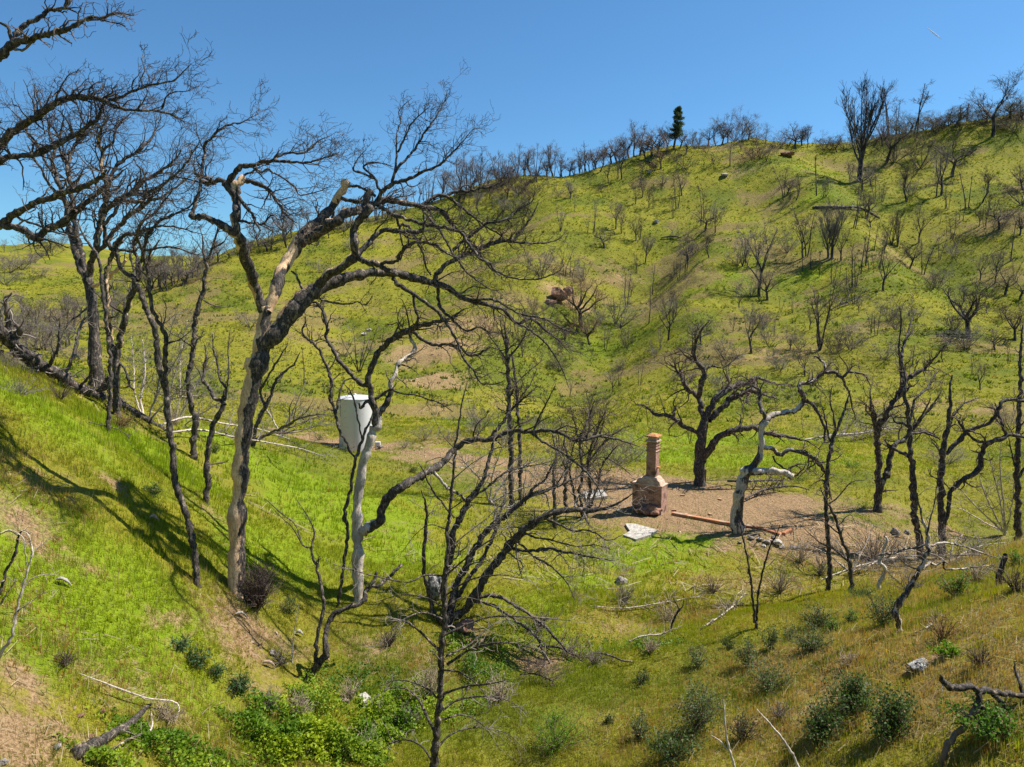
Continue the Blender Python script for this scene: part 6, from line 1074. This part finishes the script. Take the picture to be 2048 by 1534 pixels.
for a in [(1112,1498,105,72,BG,BG2,1,'bright green feathery bush at the bottom right of the dead pine',dict(leaf=.06,nl=3800,asp=5,stems=26)),
 (1110,1448,26,22,DG2,BG2,2,'small upright leafy plant just behind the feathery bush',dict(nl=250)),
 (1216,1446,18,20,DG,DG2,3,'tiny round dark shrub right of the feathery bush',dict(nl=260,group=GS)),
 (1278,1478,50,48,GG,GG2,4,'open twiggy grey green shrub with a shadow to its left',dict(nl=600,group=GS)),
 (1283,1366,28,30,DG,DG2,5,'small dark shrub standing alone on the light slope',dict(nl=420,group=GS)),
 (1395,1335,46,44,GG2,DG2,6,'pale green sprawling shrub in the middle of the right slope',dict(nl=700,group=GS)),
 (1395,1462,84,96,GG,GG2,7,'large grey green shrub near the bottom, left of the forked shoot',dict(nl=2400,leaf=.05,stems=26,group=GS)),
 (1350,1520,80,60,GG,DG2,8,'leafy shrub on the bottom edge below the large grey green shrub',dict(nl=1400,leaf=.06,stems=20,group=GS)),
 (1485,1480,62,66,GG,(.14,.11,.06),9,'brown twiggy shrub between the two pale shoots',dict(nl=500,stems=26,group=GS)),
 (1495,1335,48,52,DG,GG2,10,'blue green shrub left of the wide flat shrub',dict(nl=1000,group=GS)),
 (1540,1378,104,46,GG,DG2,11,'wide flat twiggy shrub in the middle of the right slope',dict(nl=1600,stems=30,group=GS)),
 (1455,1298,28,26,DG,DG2,12,'small dark shrub right below the reed heap',dict(nl=420,group=GS)),
 (1543,1298,44,40,DG,GG2,13,'grey green shrub just right of the foot of the two black whips',dict(nl=900,group=GS)),
 (1578,1280,22,26,DG,DG2,14,'narrow shrub at the right side of the whips shrub',dict(nl=320,group=GS)),
 (1636,1255,66,52,DG,GG2,15,'broad olive shrub below the wavy black trunk',dict(nl=1600,stems=24,group=GS)),
 (1618,1302,70,50,DG,GG2,16,'dark blue green shrub in front of the broad olive shrub',dict(nl=1500,stems=24,group=GS)),
 (1665,1262,26,26,BG,DG2,17,'bright green shrub between the olive shrub and snag',dict(nl=400,group=GS)),
 (1701,1246,30,28,BG,GG2,18,'light green round shrub left of the crooked snag shrub',dict(nl=420,group=GS)),
 (1765,1252,66,64,DG,GG2,19,'tall dark shrub touching the crooked snag on its left',dict(nl=1700,stems=26,group=GS)),
 (1720,1195,46,26,DG,DG2,20,'low green shrub at the foot of the thin leaning stem',dict(nl=600,group=GS)),
 (1912,1196,56,52,BG,DG2,21,'fresh green shrub in the gully left of the burnt stump',dict(nl=1300,stems=20,group=GS)),
 (1948,1112,40,34,BG,DG2,22,'green shrub under the arms of the armed oak',dict(nl=700,group=GS)),
 (2030,1130,40,28,BG,DG2,23,'green shrub at the right edge beside the straight trunk foot',dict(nl=600,group=GS)),
 (1643,1480,86,76,DG,DG2,24,'dark leafy shrub at the bottom, left of three crowded shrubs',dict(nl=2600,leaf=.055,stems=26,group=GS)),
 (1706,1412,92,60,DG,DG2,25,'rear dark leafy shrub of the crowded shrubs near the ash heap',dict(nl=2600,leaf=.055,stems=26,group=GS)),
 (1780,1470,96,84,DG,DG2,26,'round dark leafy shrub casting a black shadow at lower right',dict(nl=3200,leaf=.055,stems=30,group=GS)),
 (1980,1470,120,60,BG,DG2,27,'low green weeds under the charred fallen limb',dict(nl=2400,leaf=.06,stems=26,group=GS)),
 (1900,1310,60,24,BG,BG2,28,'flat bright green weed patch behind the ash heap',dict(nl=900,group=GS)),
 (305,992,44,24,DG,DG2,29,'dark green weed clump in the grass left of the curved black stem',dict(nl=900)),
 (480,1385,46,36,BL_,BL2,30,'blue green leafy rosette left of the gully plants',dict(leaf=.16,nl=260,asp=5)),
 (395,1330,40,30,BL_,BL2,31,'blue green leafy rosette in the slope shadow',dict(leaf=.16,nl=240,asp=5)),
 (362,1298,36,26,BL_,BL2,32,'small dark leafy rosette just above the slope rosette',dict(leaf=.14,nl=220,asp=5)),
 (430,1350,34,26,BL_,BL2,33,'leafy rosette between the two larger rosettes',dict(leaf=.14,nl=220,asp=5)),
 (578,1228,38,38,BL_,DG2,34,'blue green clump of weeds right of the brown twiggy bush',dict(nl=800,asp=3)),
 (430,906,26,18,DG,DG2,36,'low green weed tuft beside the short black stem',dict(nl=300)),
 (826,945,22,14,DG,DG2,37,'small green shrub on the bank right of the tank',dict(nl=400)),
 (690,905,36,16,DG,DG2,38,'green weeds growing at the front foot of the tank',dict(nl=600)),
 (640,880,30,14,DG,DG2,39,'dark weeds left of the tank foot',dict(nl=500)),
 (1520,890,50,14,DG,BG2,40,'dark green weed patch beyond the pad',dict(nl=700)),
 (1400,915,60,14,BG,BG2,41,'green weed patch behind the chimney oak',dict(nl=900)),
 (1600,960,70,18,DG,BG2,42,'green weed band behind the leaning oak limb',dict(nl=1100)),
 (1700,935,60,14,DG,BG2,43,'green weed patch left of the tall forked oak',dict(nl=900))]:
    bush(*a[:-1], **a[-1])
bush(515, 1215, 92, 92, DG, DG2, 35, 'round brown twiggy leafless bush at the foot of the tall oak', name='dead_bush', nl=0, stems=150, stemmat='twig_brown')
bush(1885, 1280, 60, 58, (.2,.1,.04), (.3,.16,.05), 44, 'upright rusty dead weed stalks on the near right slope', name='dead_weed', nl=60, stems=26, stemmat='twig_rust')
bush(860, 1400, 60, 80, DG, DG2, 45, 'tall dry pale stalks left of the dead pine trunk', name='dead_weed', nl=0, stems=40, stemmat='twig_pale')
bush(240, 858, 60, 34, DG, DG2, 46, 'reddish brown dead bush under the fallen burnt trunk', name='dead_bush', nl=0, stems=60, stemmat='twig_rust')
bush(600, 1440, 50, 60, DG, DG2, 47, 'dry stalks hanging round the foot of the bent black trunk', name='dead_weed', nl=0, stems=50, stemmat='twig_pale')
for i, (u, v, wq, hq, lb) in enumerate([(1250,1205,70,40,'pale dead brush sprawling on the green slope below the slab'),(1335,1245,60,44,'grey dead brush just left of the little burnt sapling'),(1425,1185,70,40,'pale dead brush above the reed heap'),(1560,1185,80,60,'grey dead brush between the whips and the wavy black trunk'),(1600,1125,70,56,'dead brush at the foot of the rubble pile'),(1745,1125,90,70,'tangled grey brush behind the pale bent snag'),(1640,1150,60,50,'dead brush leaning on the wavy black trunk'),(1300,1305,50,34,'low dry brush in the gully right of the stick pile'),(1080,1255,50,40,'thin pale brush on the bank under the drooping oak limbs'),(1820,1185,80,60,'grey brush between the two snags'),(1950,1165,80,56,'pale brush left of the short burnt stump'),(2030,1180,60,50,'grey brush at the right edge below the straight trunk'),(1190,1330,60,40,'dry brush on the grass beside the grey gully branch'),(1000,1400,70,60,'brown dead weeds right of the dead pine foot'),(780,1290,50,40,'thin dry brush between bent trunk and dead pine'),(560,1330,60,40,'dry brush on the eroded bank below the twiggy bush'),(330,1440,70,40,'dry stalks on the slope above the charred log'),(130,1330,60,34,'dry stalks on the lower left slope'),(540,1420,60,44,'dry stalks poking through the left end of the gully plants'),(700,1400,60,44,'dry twigs behind the pale square board'),(620,1510,60,44,'dry stalks at the bottom edge amid the gully plants'),(820,1450,60,44,'dry twigs close left of the dead pine at the bottom'),(1700,1330,60,30,'dry twiggy plant on the near right slope left of the ash heap'),(1960,1330,60,40,'dry grass clump above the charred fallen limb'),(1560,1440,50,40,'dry twiggy clump left of the crowded dark shrubs'),(350,850,70,40,'grey brush behind the left slope edge beside the curved stem'),(120,800,90,40,'tangled brush under the high end of the fallen trunk'),(40,790,80,40,'grey brush at the left edge under the fallen trunk')]):
    bush(u, v, wq, hq, DG, DG2, 200+i, lb, name='dead_brush', nl=0, stems=34, stemmat=['twig_grey', 'twig_pale', 'twig_brown'][i % 3], group='clumps of dead brush')
rb = np.random.RandomState(4)
BRL = ['loose brick on the dirt just right of the chimney base', 'brick lying behind the middle of the footing', 'brick near the left end of the footing', 'broken brick in front of the leaning oak', 'brick on the bare pad far behind the footing', 'brick between chimney and black oak', 'brick fallen below the right end of the footing', 'brick lying alone near the forked oak shadow']
for (u, v), lb in zip([(1348,1022),(1420,1030),(1372,1030),(1455,1072),(1440,1000),(1365,992),(1540,1082),(1650,1040)], BRL):
    g, d = ground(u, v); Mx = rot(rb.uniform(0, 3)); o = MB().box((0, 0, .04), (.24, .12, .08), .006, rb, Mx).build('loose_brick', M['orange_brick'], None, .008); o.location = g; tag(o, lb, 'brick', 'loose bricks on the house pad')
# lush leafy ground cover in the gully bottom (uncountable)
def cover(blobs, k, seed, name, label, c0, c1, leaf):
    r = np.random.RandomState(seed); X_, Y_, H_ = [], [], []
    for u, v, a, b, h, n_ in blobs:
        g, d = ground(u, v); m = int(k*n_); q = np.sqrt(r.rand(m))*1.2; t = r.uniform(0, 6.28, m); q = q*.78*(1+.35*np.sin(t*3+u)+.25*np.sin(t*7+v)); X_.append(g[0]+np.cos(t)*q*a); Y_.append(g[1]+np.sin(t)*q*b); H_.append(np.maximum(h*(1-q**2*.6), .05))
    x, y, h = map(np.concatenate, (X_, Y_, H_)); h *= (r.rand(len(x)) < .08+1.5*np.clip(fbm(x, y, .9, 3)+.18, 0, 1)); kk = h > .02; x, y, h = x[kk], y[kk], h[kk]; hh_ = h*(.25+1.7*np.clip(fbm(x, y, 2.0, 2)+.4, 0, 1)); z = H(x, y)+hh_*r.rand(len(x))**.6; m = len(x); c = np.stack([x, y, z], -1)
    dr = r.normal(size=(m, 3)); dr[:, 2] = dr[:, 2]*.5+.25; dr /= np.linalg.norm(dr, axis=1, keepdims=True); sd = np.cross(dr, r.normal(size=(m, 3))); sd /= np.linalg.norm(sd, axis=1, keepdims=True); L = leaf*r.uniform(.5, 1.3, (m, 1))
    V = np.stack([c, c+dr*L*.5+sd*L*.33, c+dr*L, c+dr*L*.5-sd*L*.33], 1).reshape(-1, 3); t = np.clip(.5+fbm(x, y, 1.1, 3)*1.6+r.uniform(-.35, .35, m), 0, 1)
    tag(mesh_np(name, V, np.arange(m*4).reshape(-1, 4), M['blade'], attrs={'col': np.repeat(colmix(c0, c1, t), 4, 0)}, smooth=False), label, 'plants', kind='stuff')
cover([(540,1490,1.0,.7,.5,1),(600,1510,1.0,.7,.5,1),(660,1500,1.0,.7,.5,1),(720,1510,.8,.6,.45,.8),(760,1475,.9,.7,.5,.8),(690,1440,1.2,.8,.5,1),(800,1440,1.0,.8,.5,.8),(830,1400,.8,.7,.4,.6),(420,1525,.8,.5,.3,.5),(330,1505,.8,.5,.3,.5),(230,1530,.7,.4,.3,.4),(250,1460,.6,.4,.25,.3),(560,1440,1.0,.8,.45,.7)], 3600, 1, 'gully_plants', 'lush leafy bright green plants filling the gully bottom', (.10, .19, .012), (.33, .40, .02), .085)
cover([(960,1340,1.3,1.0,.5,1),(1000,1310,1.1,.9,.5,.8),(930,1300,.8,.8,.4,.5),(1050,1275,.9,.8,.35,.4),(690,1380,.9,.7,.5,.6),(740,1365,.9,.7,.4,.5),(640,1420,.7,.6,.6,.6),(930,1420,1,.8,.35,.5),(1180,1290,1,.8,.25,.3),(1150,1320,1.2,.8,.25,.3),(1300,1290,1.2,.8,.22,.3)], 3200, 2, 'gully_plants', 'darker green weeds around the dead pine and gully bank', (.07, .15, .02), (.22, .31, .03), .075)
